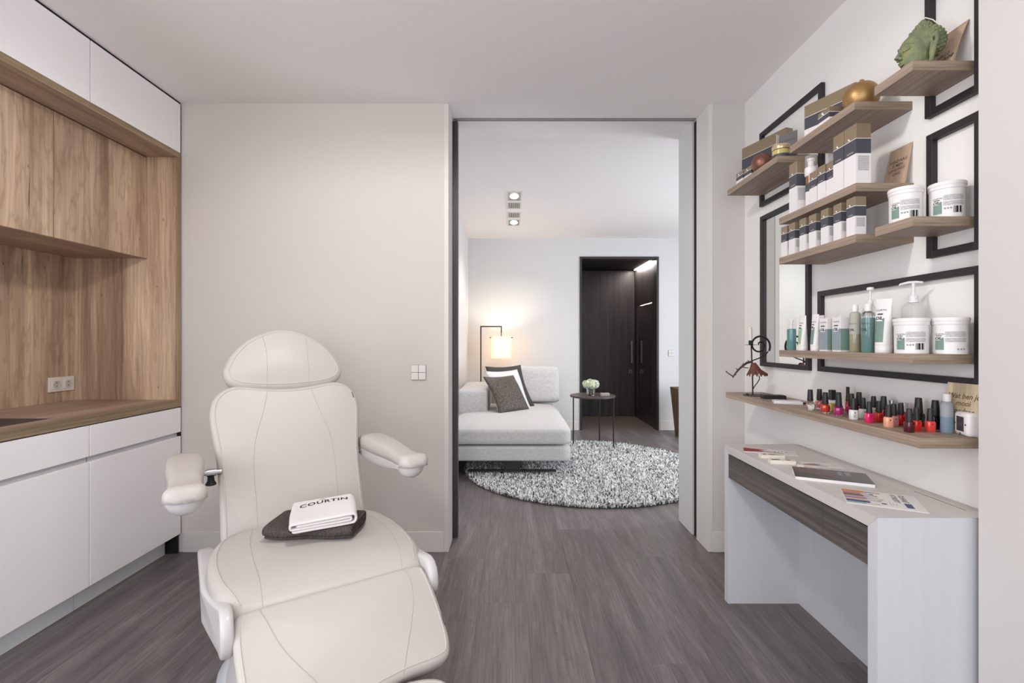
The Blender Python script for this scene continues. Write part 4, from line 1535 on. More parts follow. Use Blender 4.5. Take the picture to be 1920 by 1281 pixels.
# pump bottle between the cartons
sb = empty('pump_bottle', (1.190, 1.925, Z4), 'white, navy and bronze airless pump bottle with clear cap among the cartons', 'bottle')
MB().lathe([(0, 0), (0.0185, 0), (0.0190, 0.002), (0.0190, 0.062)], 24).build('white_foot', CARD, sb)
MB().lathe([(0.0190, 0.062), (0.0190, 0.094)], 24).build('navy_belt', NAVY, sb)
MB().lathe([(0.0190, 0.094), (0.0190, 0.124), (0, 0.124)], 24).build('bronze_belt', mat('bronze_gloss', (150, 118, 92), 0.25, 0.5), sb)
MB().lathe([(0, 0.1241), (0.0185, 0.1241), (0.022, 0.128), (0.0225, 0.150), (0.0215, 0.158), (0.019, 0.160), (0, 0.160)], 24).build('collar', mat('white_plastic', (226, 222, 220), 0.3), sb)
CLEARP = mat('clear_plastic', (232, 232, 230), 0.06, alpha=0.22)
MB().lathe([(0.0205, 0.1601), (0.0215, 0.162), (0.0215, 0.200), (0.020, 0.205), (0, 0.205)], 24).build('clear_cap', CLEARP, sb)
MB().lathe([(0, 0.1602), (0.011, 0.1602), (0.011, 0.185), (0.014, 0.186), (0.014, 0.194), (0, 0.194)], 16).build('nozzle', mat('white_plastic', (226, 222, 220), 0.3), sb)

# row of seven
g6 = 'row of seven small cartons on the lower carton shelf'
ords = ['first from the camera end', 'second from the camera end', 'third from the camera end', 'fourth, in the middle of the row', 'third from the far end',
        'second from the far end', 'last at the far end']
first = None
for i, (y, dx) in enumerate([(1.630, 0), (1.702, 0.002), (1.769, 0.0), (1.845, 0.003), (1.906, 0.001), (1.981, 0.002), (2.038, 0.002)]):
    lb = 'small gold, navy and white carton, %s of seven' % ords[i]
    if first is None:
        first = carton(1.156 + dx, y, 0.038, 0.042, 0.1285, Z6, lb, g6, 0.245, 0.265)
    else:
        dup(first, None, (1.156 + dx, y, Z6), random.uniform(-0.03, 0.03), lb)

# lying flat boxes and small cream cartons on the top shelves
carton(1.293, 2.280, 0.040, 0.273, 0.201, Z1, 'long gold and navy box behind the copper apple', None, 0.28, 0.28, math.radians(-(-18.2)), False, False)
carton(1.289, 1.815, 0.040, 0.205, 0.165, Z1, 'long gold and navy box behind the gold apple', None, 0.30, 0.30, math.radians(21.8), False, False)
carton(1.170, 1.7835, 0.065, 0.065, 0.058, Z1, 'low square gold and navy carton in front of the gold apple', 'low square cartons', 0.33, 0.32, 0, False)
carton(1.168, 2.448, 0.062, 0.062, 0.058, Z1, 'low square gold and navy carton at the far end of the copper apple shelf', 'low square cartons', 0.33, 0.32, math.radians(4), False)
carton(1.176, 2.378, 0.062, 0.062, 0.058, Z1, 'low square gold and navy carton between the copper apple and the farthest one', 'low square cartons', 0.33, 0.32, math.radians(4), False)


def apple(loc, r, h, m, label):
    t = empty('apple_ornament', loc, label, 'ornament')
    b = MB()
    prof = []
    for k in range(25):
        a = -math.pi / 2 + math.pi * k / 24
        rr_ = r * math.cos(a) ** 0.85 if math.cos(a) > 1e-4 else 0.0
        z = h / 2 + h / 2 * math.sin(a)
        if a > 0.9:
            z -= h * 0.10 * ((a - 0.9) / 0.67) ** 2
        prof.append((max(rr_, 0.0), max(z, 0.0)))
    prof[0] = (r * 0.35, 0.0)
    b.lathe([(0, 0)] + prof[0:-1] + [(0, prof[-1][1])], 36)
    b.build('body', m, t)
    zt = h * 0.93
    MB().tube([(0, 0, zt - 0.004), (0.001, 0, zt + h * 0.08), (0.004, 0.001, zt + h * 0.13)], r * 0.11, 10, taper=[0.9, 1.0, 1.35]).build('stem', m, t)


GOLDM = mat('aged_gold', (168, 132, 86), 0.42, 0.7)
COPM = mat('copper_satin', (134, 90, 76), 0.42, 0.65)
apple((1.238, 1.715, Z1), 0.056, 0.108, GOLDM, 'large gold apple ornament on the upper shelf')
apple((1.198, 2.318, Z1), 0.046, 0.088, COPM, 'copper apple ornament on the far upper shelf')

# cream jar and card beside it
cj = empty('cream_jar', (1.196, 2.150, Z1), 'glass cream jar with champagne gold lid next to the copper apple', 'jar')
MB().lathe([(0, 0), (0.034, 0), (0.0355, 0.002), (0.0355, 0.017)], 28).build('navy_label', NAVY, cj)
MB().lathe([(0.0355, 0.017), (0.0355, 0.036), (0.032, 0.039), (0, 0.039)], 28).build('glass_body', mat('amber_glass', (196, 176, 110), 0.1, coat=0.6), cj)
MB().lathe([(0, 0.0391), (0.036, 0.0391), (0.037, 0.041), (0.037, 0.058), (0.0355, 0.060), (0, 0.060)], 32).build('lid', mat('champagne_gold', (206, 184, 146), 0.3, 0.5), cj)
gc = empty('brochure_stand', (1.275, 2.160, Z1), 'grey and white folded card standing beside the gold lidded jar', 'card', rotz=math.radians(125))
MB().box(0, 0.078, 0, 0.001, 0, 0.136).build('grey_front', mat('grey_card', (112, 106, 106), 0.7), gc)
MB().box(0.0785, 0.0795, 0, 0.026, 0, 0.136).build('white_side', CARD, gc)
lettering('COURTIN', 0.013, mat('grey_print', (70, 66, 66), 0.7), gc, plane_fn((0.039, 0.0016, 0.102), (-1, 0, 0), (0, 0, 1)), spacing=1.0)
tb_ = MB().tube([(1.252, 2.125, Z1 + 0.0065), (1.338, 2.125, Z1 + 0.0065)], 0.006, 12).build('silver_tube', METAL)
tag(tb_, 'thin silver tube lying on the copper apple shelf', 'tube')

# ---------------------------------------------------------------- leaning cards
KRAFT = wood('kraft_card_wood', 2, (206, 176, 152), (192, 162, 138), (220, 192, 168), 90, 0.7, bump=0.05, contrast=0.5)
CARDINK = mat('burnt_ink', (104, 74, 58), 0.8)


def lean_card(y0, y1, z, h, xb, xt, m, label, lines, ink, size, shear=0.0, curve=0.0, oy=0.0, line=1.0, border=False):
    t = empty('wooden_card', (xb, y0, z), label, 'card')
    L = y1 - y0
    dx = xt - xb
    hz = math.sqrt(h * h - dx * dx)
    b = MB()
    n = 8
    for k in range(n):
        u0, u1 = k / n, (k + 1) / n
        def px(u):
            return dx * u - curve * math.sin(math.pi * u)
        b.poly([(px(u0), 0, hz * u0), (px(u1), 0, hz * u1), (px(u1), L, hz * u1), (px(u0), L, hz * u0)])
    bmesh.ops.remove_doubles(b.bm, verts=b.bm.verts[:], dist=1e-6)
    o = b.build('card_board', m, t)
    s = o.modifiers.new('thickness', 'SOLIDIFY')
    s.thickness = 0.0016
    s.offset = 0.0
    fn = lambda x, y: (dx * ((y + h / 2) / h) - curve * math.sin(math.pi * (y + h / 2) / h) - 0.0014, L / 2 - x, hz * (y + h / 2) / h)
    for body, yy, sz, sh in lines:
        lettering(body, sz, ink, t, lambda x, y, yy=yy: fn(x, y + yy), shear=sh, bold=0.0002)
    if border:
        for q in (0.5 * L - 0.006, -0.5 * L + 0.006):
            patch(ink, t, fn, q - 0.0005, q + 0.0005, -h / 2 + 0.01, h / 2 - 0.006, 1, 'border_line')
        patch(ink, t, fn, -L / 2 + 0.006, L / 2 - 0.006, h / 2 - 0.0068, h / 2 - 0.006, 1, 'border_line')
    return t


BRINK = mat('black_brown_ink', (48, 38, 34), 0.8)
lean_card(1.424, 1.517, Z1, 0.148, 1.300, 1.330 + 0.0165, KRAFT, 'kraft card lettered Hello sunshine leaning beside the green head candle',
          [('HELLO', -0.012, 0.014, 0.0), ('sunshine', -0.027, 0.021, 0.35), ('* * *', -0.047, 0.012, 0)], BRINK, 0.02, curve=0.006, border=True)
lean_card(1.626, 1.720, Z4, 0.142, 1.322, 1.347, KRAFT, 'kraft card lettered Vandaag is mijn lievelingsdag leaning on the wall',
          [('VANDAAG', 0.022, 0.0155, 0.0), ('IS MIJN', 0.007, 0.0155, 0.0), ('LIEVELINGS-', -0.008, 0.0135, 0.0), ('DAG', -0.023, 0.0155, 0.0)], CARDINK, 0.015)
PINE = wood('two_tone_pine', 2, (214, 196, 168), (198, 184, 164), (224, 202, 162), 60, 0.7, bump=0.05, board=(1, 0.045), contrast=0.5)
lean_card(1.366, 1.474, Z8, 0.150, 1.318, 1.329, PINE, 'pine card with handwritten Wat ben je mooi vandaag behind the white timer',
          [('Wat ben je', 0.037, 0.022, 0.3), ('mooi', 0.016, 0.022, 0.3), ('vandaag', -0.007, 0.022, 0.3)], mat('brown_script', (112, 84, 58), 0.8), 0.02)

# ---------------------------------------------------------------- green head candle
def blob_head():
    b = MB()
    add = b.ball
    # local axes: the face looks along -x, y across, z up; about 0.15 high
    add((0.010, 0, 0.084), 0.046, 24, 16, (1.04, 0.92, 0.98))                # skull
    add((-0.010, 0, 0.074), 0.038, 24, 16, (1.02, 0.98, 1.02))               # brow mass
    add((-0.012, 0, 0.048), 0.036, 20, 14, (0.98, 0.98, 1.10))               # cheeks and jaw
    add((-0.030, 0, 0.019), 0.016, 16, 10, (0.95, 1.15, 0.9))                # chin
    add((0.004, 0, 0.020), 0.030, 16, 10, (1.05, 1.0, 0.75))                 # throat
    b.tube([(-0.0470, 0, 0.0760), (-0.0500, 0, 0.066), (-0.0550, 0, 0.0555), (-0.0575, 0, 0.0500)], 0.0052, 10, taper=[0.7, 0.85, 1.1, 1.35])   # nose
    for s in (-1, 1):
        add((-0.0500, s * 0.0068, 0.0490), 0.0048, 10, 8)
        b.tube([(-0.0470, s * 0.006, 0.0775), (-0.0445, s * 0.016, 0.0835), (-0.0375, s * 0.026, 0.0815), (-0.0300, s * 0.0325, 0.0750)], 0.0038, 8, taper=[0.9, 1.0, 1.0, 0.6])  # brow
        add((-0.0405, s * 0.0185, 0.0685), 0.0088, 12, 8, (0.62, 1.25, 0.66), Matrix.Rotation(-s * 0.45, 3, 'Z'))    # closed eye
        b.tube([(-0.0475, s * 0.009, 0.0655), (-0.0450, s * 0.018, 0.0630), (-0.0375, s * 0.027, 0.0655)], 0.0016, 6)                         # lash line
        ear = [(0.008, s * 0.0415, 0.086), (0.016, s * 0.0465, 0.084), (0.018, s * 0.0475, 0.072), (0.013, s * 0.0465, 0.056), (0.008, s * 0.0445, 0.036), (0.006, s * 0.0410, 0.016)]
        b.tube(ear, 0.0058, 8, taper=[0.7, 1.0, 1.0, 0.9, 1.15, 0.9])
        b.tube([(0.006, s * 0.0425, 0.078), (0.0075, s * 0.0435, 0.066), (0.0055, s * 0.0430, 0.052), (0.0045, s * 0.0415, 0.034)], 0.0036, 8)
    b.tube([(-0.0430, -0.013, 0.0365), (-0.0490, -0.005, 0.0385), (-0.0500, 0, 0.0375), (-0.0490, 0.005, 0.0385), (-0.0430, 0.013, 0.0365)], 0.0030, 8, taper=[0.5, 1, 0.95, 1, 0.5])
    b.tube([(-0.0430, -0.011, 0.0335), (-0.0480, 0, 0.0315), (-0.0430, 0.011, 0.0335)], 0.0036, 8, taper=[0.5, 1, 0.5])
    # hairline band, rows of small curls behind it, top knot
    band = [(-0.028 + 0.040 * abs(u) ** 1.6, 0.0445 * u, 0.1055 - 0.024 * u * u) for u in [k / 10 - 1 for k in range(21)]]
    b.tube(band, 0.0040, 8)
    rr = random.Random(2)
    for k in range(230):
        z = 1 - 1.75 * (k + 0.5) / 230
        a = k * 2.39996
        q = math.sqrt(max(0, 1 - z * z))
        x, y = q * math.cos(a), q * math.sin(a)
        px_, py_, pz_ = 0.010 + 0.0485 * x, 0.0428 * y, 0.084 + 0.0455 * z
        lim = -0.026 + 0.040 * (abs(py_) / 0.0445) ** 1.6 + 0.003
        if px_ < lim or (pz_ < 0.088 and px_ < 0.020):
            continue
        add((px_, py_, pz_), 0.0050, 6, 5)
    add((0.008, 0, 0.129), 0.018, 14, 10, (1, 1, 0.75))
    add((0.008, 0, 0.141), 0.010, 12, 8, (0.9, 0.9, 1.1))
    for k in range(30):
        a = k * 2.39996
        z = 1 - 1.1 * (k + 0.5) / 30
        q = math.sqrt(max(0, 1 - z * z))
        add((0.008 + 0.018 * q * math.cos(a), 0.018 * q * math.sin(a), 0.129 + 0.014 * z), 0.0040, 6, 5)
    return b


CANDLE = mat('green_wax', (122, 128, 92), 0.62, spec=0.3)
m = CANDLE
tc = nd(m, 'ShaderNodeTexCoord')
nz = nd(m, 'ShaderNodeTexNoise'); nz.inputs['Scale'].default_value = 45; nz.inputs['Detail'].default_value = 3
lk(m, tc.outputs['Object'], nz.inputs['Vector'])
rp = ramp(m, [(0.35, (108, 114, 90)), (0.55, (122, 128, 94)), (0.72, (138, 140, 88))])
lk(m, nz.outputs[0], rp.inputs[0]); lk(m, rp.outputs[0], bsdf(m).inputs['Base Color'])
hc = empty('head_candle', (1.240, 1.470, Z1), 'olive green wax candle shaped as a serene head with curled hair', 'candle', rotz=math.radians(-14))
ho = blob_head().build('wax_head', CANDLE, hc, auto=False)
rm = ho.modifiers.new('fuse', 'REMESH')
rm.mode = 'VOXEL'
rm.voxel_size = 0.0011
rm.use_smooth_shade = True
ho.scale = (1.06, 1.06, 1.10)
sm = ho.modifiers.new('melt', 'SMOOTH')
sm.factor = 0.5
sm.iterations = 3
MB().tube([(0.008, 0, 0.164), (0.012, -0.003, 0.171), (0.030, -0.006, 0.160), (0.044, -0.010, 0.140)], 0.0016, 6).build('wick', mat('white_wick', (236, 230, 214), 0.8), hc)

# ---------------------------------------------------------------- white tubs
WP = mat('white_plastic', (226, 222, 220), 0.3)
GREENP = mat('sage_print', (116, 142, 132), 0.55)
GREENL = mat('pale_green_print', (150, 176, 148), 0.55)
GREENG = mat('grey_green_print', (140, 152, 158), 0.55)


def on_cylinder(r, z0, a0=0.0):
    """flat (x, y) to a cylinder about local z; x = 0 faces angle a0"""
    return lambda x, y: (r * math.cos(a0 + x / r), r * math.sin(a0 + x / r), z0 + y)


def tub(loc, label, alt=False, spin=0.0):
    t = empty('white_tub', loc, label, 'tub', 'round white product tubs', spin)
    MB().lathe([(0, 0), (0.0395, 0), (0.041, 0.0015), (0.0418, 0.086), (0, 0.086)], 48).build('body', WP, t)
    MB().lathe([(0, 0.0861), (0.0432, 0.0861), (0.0436, 0.088), (0.0436, 0.096), (0.0448, 0.0965), (0.0452, 0.1035), (0.0437, 0.1065), (0, 0.1072)], 48).build('lid', WP, t)
    base = math.radians(-118)      # towards the camera
    f = on_cylinder(0.0421, 0.0, base)
    f2_, f3_ = on_cylinder(0.0424, 0.0, base), on_cylinder(0.0427, 0.0, base)
    patch(GREENP, t, f, -0.047, -0.024, 0.013, 0.048, 6, 'green_panel')
    patch(INKW, t, f2_, -0.0455, -0.0300, 0.0405, 0.0505, 4, 'white_label')
    patch(INK, t, f, -0.045, -0.029, 0.0525, 0.0545, 4, 'black_bar')
    lettering('COURTIN', 0.0062, INK, t, lambda x, y: f(x - 0.036, y + 0.058))
    lettering('OIL', 0.011, INK, t, lambda x, y: f3_(x - 0.0375, y + 0.0455), bold=0.0005, name='bold_lettering')
    patch(FINE, t, f, -0.021, 0.029, 0.050, 0.066, 8, 'small_print')
    patch(FINE, t, f, -0.021, 0.029, 0.035, 0.047, 8, 'small_print')
    if not alt:
        patch(BARC, t, f, 0.002, 0.028, 0.013, 0.032, 5, 'bar_code')
    b_ = f
    for k, xx in enumerate((-0.017, -0.0105, -0.004) if not alt else (0.008, 0.0155, 0.023)):
        # small round recycling style marks
        me = bpy.data.meshes.new('round_mark')
        cpts = [b_(xx + 0.0024 * math.cos(2 * math.pi * q / 10), (0.027 if not alt else 0.015) + 0.0024 * math.sin(2 * math.pi * q / 10)) for q in range(10)]
        cin = [b_(xx + 0.0012 * math.cos(2 * math.pi * q / 10), (0.027 if not alt else 0.015) + 0.0012 * math.sin(2 * math.pi * q / 10)) for q in range(10)]
        me.from_pydata(cpts + cin, [], [(q, (q + 1) % 10, 10 + (q + 1) % 10, 10 + q) for q in range(10) if q != (k * 3) % 10])
        me.materials.append(INK)
        link(bpy.data.objects.new('round_mark', me), t)
    return t


tub((1.208, 1.484, Z6), 'white product tub at the front of the short middle shelf')
tub((1.293, 1.437, Z6), 'white product tub next to the wall on the short middle shelf', spin=0.05)
tub((1.206, 1.461, Z7), 'white product tub with barcode on the green bottle shelf')
tub((1.287, 1.421, Z7), 'white product tub nearest the camera on the green bottle shelf', True)

# ---------------------------------------------------------------- bottles and tubes on the long shelf
def liquid(name, rgb):
    return mat(name, rgb, 0.06, trans=0.45, ior=1.33, coat=0.5)


def bottle(loc, label, r, h_body, m_body, cap, fill=None, m_fill=None, square=2.0, shoulder=0.3, cat='bottle', spin=0.0, text=True, sx=1.0):
    t = empty('bottle', loc, label, cat, rotz=spin)
    nk = r * shoulder
    prof = [(0, 0), (r * 0.94, 0), (r, 0.003), (r, h_body - r * 0.55), (r * 0.9, h_body - r * 0.25), (r * 0.6, h_body - 0.001), (r * 0.45, h_body), (0, h_body)]
    if fill:
        MB().lathe([(0, 0.0), (r * 0.94, 0.0), (r, 0.003), (r, fill), (0, fill)], 28, sx=sx, power=square).build('liquid', m_fill, t)
        pr = [(r, fill + 0.0002)] + [p for p in prof if p[1] > fill]
        MB().lathe([(0, fill + 0.0002)] + pr, 28, sx=sx, power=square).build('clear_body', m_body, t)
    else:
        MB().lathe(prof, 28, sx=sx, power=square).build('body', m_body, t)
    if cap == 'flip':
        MB().lathe([(0, h_body), (r * 0.58, h_body), (r * 0.6, h_body + 0.002), (r * 0.58, h_body + 0.023), (r * 0.5, h_body + 0.025), (0, h_body + 0.025)], 24).build('cap', WP, t)
    if text:
        f = on_cylinder(r * (1.0 if square == 2.0 else 1.03) * 1.012, 0, math.radians(-160))
        lettering('COURTIN', r * 0.36, INK, t, lambda x, y: f(x, y + h_body * 0.70))
        lettering('OIL', r * 0.62, INK, t, lambda x, y: f(x, y + h_body * 0.55), bold=0.0004, name='bold_lettering')
    return t


TEAL = liquid('teal_liquid', (116, 162, 162))
TEALD = liquid('deep_teal_liquid', (122, 160, 156))
OLIVE = liquid('olive_liquid', (184, 178, 146))
FROST = mat('frosted_plastic', (206, 204, 192), 0.35, trans=0.35, ior=1.2)

b1 = empty('bottle', (1.185, 2.050, Z7), 'small teal spray bottle with clear cap at the far end of the shelf', 'bottle')
MB().lathe([(0, 0), (0.0168, 0), (0.0175, 0.002), (0.0175, 0.088), (0.0155, 0.090), (0, 0.090)], 24).build('liquid', TEAL, b1)
MB().lathe([(0.0168, 0.0902), (0.0175, 0.091), (0.0175, 0.136), (0.0155, 0.141), (0, 0.1415)], 24).build('clear_cap', CLEARP, b1)
MB().lathe([(0, 0.0902), (0.006, 0.0902), (0.006, 0.118), (0.0085, 0.119), (0.0085, 0.130), (0, 0.130)], 16).build('spray_head', WP, b1)


def squeeze_tube(loc, label, r, h, panel, spin, cap_h=0.019):
    """stands on its cap; flattens to a crimp at the top"""
    t = empty('squeeze_tube', loc, label, 'tube', rotz=spin)
    MB().lathe([(0, 0), (r * 0.96, 0), (r, 0.002), (r, cap_h - 0.001), (r * 0.97, cap_h), (0, cap_h)], 28).build('cap', WP, t)
    bm = MB()
    rings = []
    n, seg = 12, 28
    for k in range(n + 1):
        u = k / n
        a = r * 0.98 * (1 + 0.10 * u)                # width grows a little
        d = r * 0.98 * (1 - u) ** 0.75 + 0.0012
        z = cap_h + 0.0002 + (h - cap_h) * u
        rings.append([bm.bm.verts.new((d * math.cos(2 * math.pi * i / seg), a * math.sin(2 * math.pi * i / seg), z)) for i in range(seg)])
    for A, B in zip(rings, rings[1:]):
        for i in range(seg):
            bm.bm.faces.new((A[i], A[(i + 1) % seg], B[(i + 1) % seg], B[i]))
    bm.bm.faces.new(rings[0]); bm.bm.faces.new(list(reversed(rings[-1])))
    for f in bm.bm.faces:
        f.smooth = True
    bm.build('tube_body', WP, t)

    def fn(x, y):
        u = min(max((y - cap_h) / (h - cap_h), 0), 1)
        a = r * 0.98 * (1 + 0.10 * u)
        d = r * 0.98 * (1 - u) ** 0.75 + 0.0012
        s = max(-1, min(1, -x / a))
        return (-d * math.sqrt(max(0, 1 - s * s)) - 0.0006, a * s, y)

    def big_patch(m_, x0, x1, y0, y1, nm):
        vs, fs = [], []
        nx, ny = 8, 8
        for i in range(nx + 1):
            for j in range(ny + 1):
                vs.append(fn(x0 + (x1 - x0) * i / nx, y0 + (y1 - y0) * j / ny))
        for i in range(nx):
            for j in range(ny):
                q = i * (ny + 1) + j
                fs.append((q, q + ny + 1, q + ny + 2, q + 1))
        me = bpy.data.meshes.new(nm)
        me.from_pydata(vs, [], fs)
        me.materials.append(m_)
        for p in me.polygons:
            p.use_smooth = True
        link(bpy.data.objects.new(nm, me), t)
    big_patch(panel, -r * 0.80, r * 0.45, cap_h + h * 0.05, h * 0.64, 'green_panel')
    lettering('COURTIN', r * 0.33, INK, t, lambda x, y: fn(x - r * 0.1, y + h * 0.79))
    patch(INK, t, fn, -r * 0.52, r * 0.22, h * 0.705, h * 0.730, 4, 'black_bar')
    off = lambda q, e_: (q[0] - e_, q[1], q[2])
    patch(INKW, t, lambda x, y: off(fn(x, y), 0.0004), -r * 0.62, r * 0.24, h * 0.59, h * 0.69, 8, 'white_label')
    lettering('OIL', r * 0.62, INK, t, lambda x, y: off(fn(x - r * 0.19, y + h * 0.64), 0.0008), bold=0.0006, name='bold_lettering')
    return t


squeeze_tube((1.188, 1.976, Z7), 'white squeeze tube with pale green panel beside the teal spray bottle', 0.0175, 0.142, GREENL, 0.15)
squeeze_tube((1.232, 1.930, Z7), 'white squeeze tube half hidden behind the darker green tube', 0.0175, 0.141, GREENP, 0.1)
squeeze_tube((1.188, 1.893, Z7), 'white squeeze tube with dark green panel beside the two cartons', 0.0175, 0.143, GREENP, 0.1)
squeeze_tube((1.196, 1.556, Z7), 'large white squeeze tube with green panel beside the tubs', 0.0235, 0.174, GREENP, 0.35, 0.026)


def oil_box(x, y, label, spin=0.0):
    t = empty('tube_carton', (x, y, Z7), label, 'box', 'grey and green tube cartons', spin)
    wx, wy, h = 0.042, 0.045, 0.124
    MB().box(0, wx, 0, wy, 0, h, 0.0005).build('card_body', CARD, t)
    e = 0.0004
    f_ = plane_fn((-e, wy / 2, 0), (0, -1, 0), (0, 0, 1))
    n_ = plane_fn((wx / 2, -e, 0), (1, 0, 0), (0, 0, 1))
    patch(GREENG, t, f_, -wy / 2, wy / 2, 0.006, 0.083, 1, 'grey_panel')
    patch(GREENP, t, n_, -wx / 2, wx / 2, 0.006, 0.083, 1, 'green_panel')
    lettering('COURTIN', 0.0075, INK, t, lambda x_, y_: f_(x_, y_ + 0.108))
    patch(INK, t, f_, -0.013, 0.010, 0.0925, 0.0965, 1, 'black_bar')
    f2 = plane_fn((-2 * e, wy / 2, 0), (0, -1, 0), (0, 0, 1))
    patch(INKW, t, f2, -0.014, 0.012, 0.073, 0.088, 1, 'white_label')
    f3 = plane_fn((-3 * e, wy / 2, 0), (0, -1, 0), (0, 0, 1))
    lettering('OIL', 0.015, INK, t, lambda x_, y_: f3(x_ - 0.001, y_ + 0.0805), bold=0.0006, name='bold_lettering')
    return t


oil_box(1.170, 1.796, 'grey and green tube carton beside the dark green tube')
oil_box(1.170, 1.722, 'grey and green tube carton beside the frosted olive bottle')
squeeze_tube((1.245, 1.840, Z7), 'white squeeze tube standing behind the far tube carton', 0.0175, 0.141, GREENL, -0.2)
squeeze_tube((1.252, 1.772, Z7), 'white squeeze tube standing behind the near tube carton', 0.0175, 0.141, GREENL, -0.2)

bottle((1.192, 1.680, Z7), 'frosted bottle with olive liquid and white cap', 0.0165, 0.140, FROST, 'flip', 0.062, OLIVE)
bottle((1.192, 1.618, Z7), 'clear bottle of deep teal liquid with white cap', 0.0195, 0.138, GLASS, 'flip', 0.116, TEALD)


def pump_bottle(loc, label, r, h, spout, spin):
    t = empty('pump_bottle', loc, label, 'bottle', rotz=spin)
    hb = h * 0.70
    MB().lathe([(0, 0), (r * 0.95, 0), (r, 0.004), (r, hb - r * 0.75), (r * 0.93, hb - r * 0.42), (r * 0.72, hb - r * 0.15), (r * 0.45, hb), (0, hb)], 32).build('clear_body', mat('clear_gel', (226, 224, 218), 0.03, alpha=0.30), t)
    MB().tube([(0, 0, 0.006), (0, 0, hb - 0.004)], 0.0035, 8).build('dip_tube', WP, t)
    MB().lathe([(0, hb), (r * 0.46, hb), (r * 0.46, hb + h * 0.025), (r * 0.40, hb + h * 0.03), (r * 0.40, hb + h * 0.09), (r * 0.34, hb + h * 0.10), (0, hb + h * 0.10)], 24).build('collar', WP, t)
    p = MB()
    p.lathe([(0, hb + h * 0.10), (r * 0.15, hb + h * 0.10), (r * 0.15, h * 0.97), (0, h * 0.97)], 16)
    if spout:
        p.tube([(r * 0.75, 0, h * 0.975), (r * 0.2, 0, h * 0.985), (-r * 0.4, 0, h * 0.985), (-r * 1.05, 0, h * 0.965), (-r * 1.15, 0, h * 0.95)], r * 0.14, 10, taper=[0.8, 1, 1, 0.75, 0.6])
    else:
        p.lathe([(0, h * 0.955), (r * 0.40, h * 0.955), (r * 0.45, h * 0.965), (r * 0.45, h * 0.985), (r * 0.38, h), (0, h)], 24)
    p.build('pump_head', WP, t)
    f = on_cylinder(r * 1.01, 0, math.radians(-140))
    lettering('COURTIN', r * 0.42, INK, t, lambda x, y: f(x, y + hb * 0.63))
    patch(INK, t, f, -r * 0.5, r * 0.5, hb * 0.50, hb * 0.54, 6, 'black_bar')


pump_bottle((1.264, 1.706, Z7), 'clear bottle with white foam pump behind the teal bottle', 0.0245, 0.228, False, 0.0)
pump_bottle((1.297, 1.562, Z7), 'large clear bottle with white pump dispenser behind the tub', 0.0315, 0.232, True, -0.69)
bottle((1.312, 1.672, Z7), 'green bottle by the wall behind the large tube', 0.030, 0.118, GREENP, None, text=False)
bottle((1.316, 1.632 - 0.023, Z7), 'green bottle by the wall beside the pump dispenser', 0.0215, 0.112, GREENP, None, text=False)
# ---------------------------------------------------------------- low shelf: nail polish and small things
CAPB = mat('black_cap', (36, 34, 35), 0.42)


def polish_round(loc, label, rgb, h=0.081, clear=False):
    """bulb shaped bottle with a tall waisted cap"""
    t = empty('nail_polish', loc, label, 'nail polish', 'nail polish bottles on the low shelf', random.uniform(0, 3))
    k = h / 0.081
    mcol = GLASS if clear else mat('polish_%d_%d_%d' % rgb, rgb, 0.12, coat=0.6)
    MB().lathe([(0, 0), (0.0118, 0), (0.0128, 0.0015), (0.0140, 0.006)], 24, sy=0.85).build('glass_foot', mat('polish_glass', (236, 232, 230), 0.05, trans=0.8, ior=1.3), t)
    MB().lathe([(0.0140, 0.006), (0.0166, 0.016), (0.0172, 0.024 * k), (0.0158, 0.0315 * k), (0.0095, 0.0355 * k), (0.0070, 0.0365 * k), (0, 0.0365 * k)], 24, sy=0.85).build('bottle_body', mcol, t)
    MB().lathe([(0, 0.0366 * k), (0.0104, 0.0366 * k), (0.0107, 0.042 * k), (0.0090, 0.070 * k), (0.0085, h - 0.001), (0.0078, h), (0, h)], 24).build('cap', CAPB, t)
    return t


def polish_square(loc, label, rgb, h=0.071, mark=True):
    """square shouldered gel bottle with a tapered cap"""
    t = empty('nail_polish', loc, label, 'nail polish', 'nail polish bottles on the low shelf', random.uniform(-0.25, 0.25))
    k = h / 0.071
    mcol = mat('polish_%d_%d_%d' % rgb, rgb, 0.14, coat=0.6)
    w = 0.0118 * k
    MB().lathe([(0, 0), (w * 0.9, 0), (w, 0.002), (w * 1.02, 0.026 * k), (w * 0.92, 0.0315 * k), (w * 0.70, 0.033 * k), (0, 0.033 * k)], 28, power=4.5, sy=0.9).build('bottle_body', mcol, t)
    MB().lathe([(0, 0.0331 * k), (0.0088 * k, 0.0331 * k), (0.0090 * k, 0.038 * k), (0.0070 * k, h - 0.003), (0.0062 * k, h), (0, h)], 24).build('cap', CAPB, t)
    if mark:
        for (dx, dz, r_) in ((0.0, 0.0235 * k, 0.0021 * k),):
            me = bpy.data.meshes.new('round_mark')
            yy = -w * 0.9 * 1.03
            me.from_pydata([(dx - 0.001 + r_ * math.cos(q * math.pi / 5), yy - 0.0001, dz + r_ * math.sin(q * math.pi / 5)) for q in range(10)], [], [tuple(range(10))])
            me.materials.append(BLACK)
            link(bpy.data.objects.new('round_mark', me), t)
        patch(FINE, t, plane_fn((0, -w * 0.9 * 1.035, 0), (1, 0, 0), (0, 0, 1)), -w * 0.45, w * 0.2, 0.007 * k, 0.017 * k, 1, 'small_print') if sum(rgb) > 560 else None
    return t


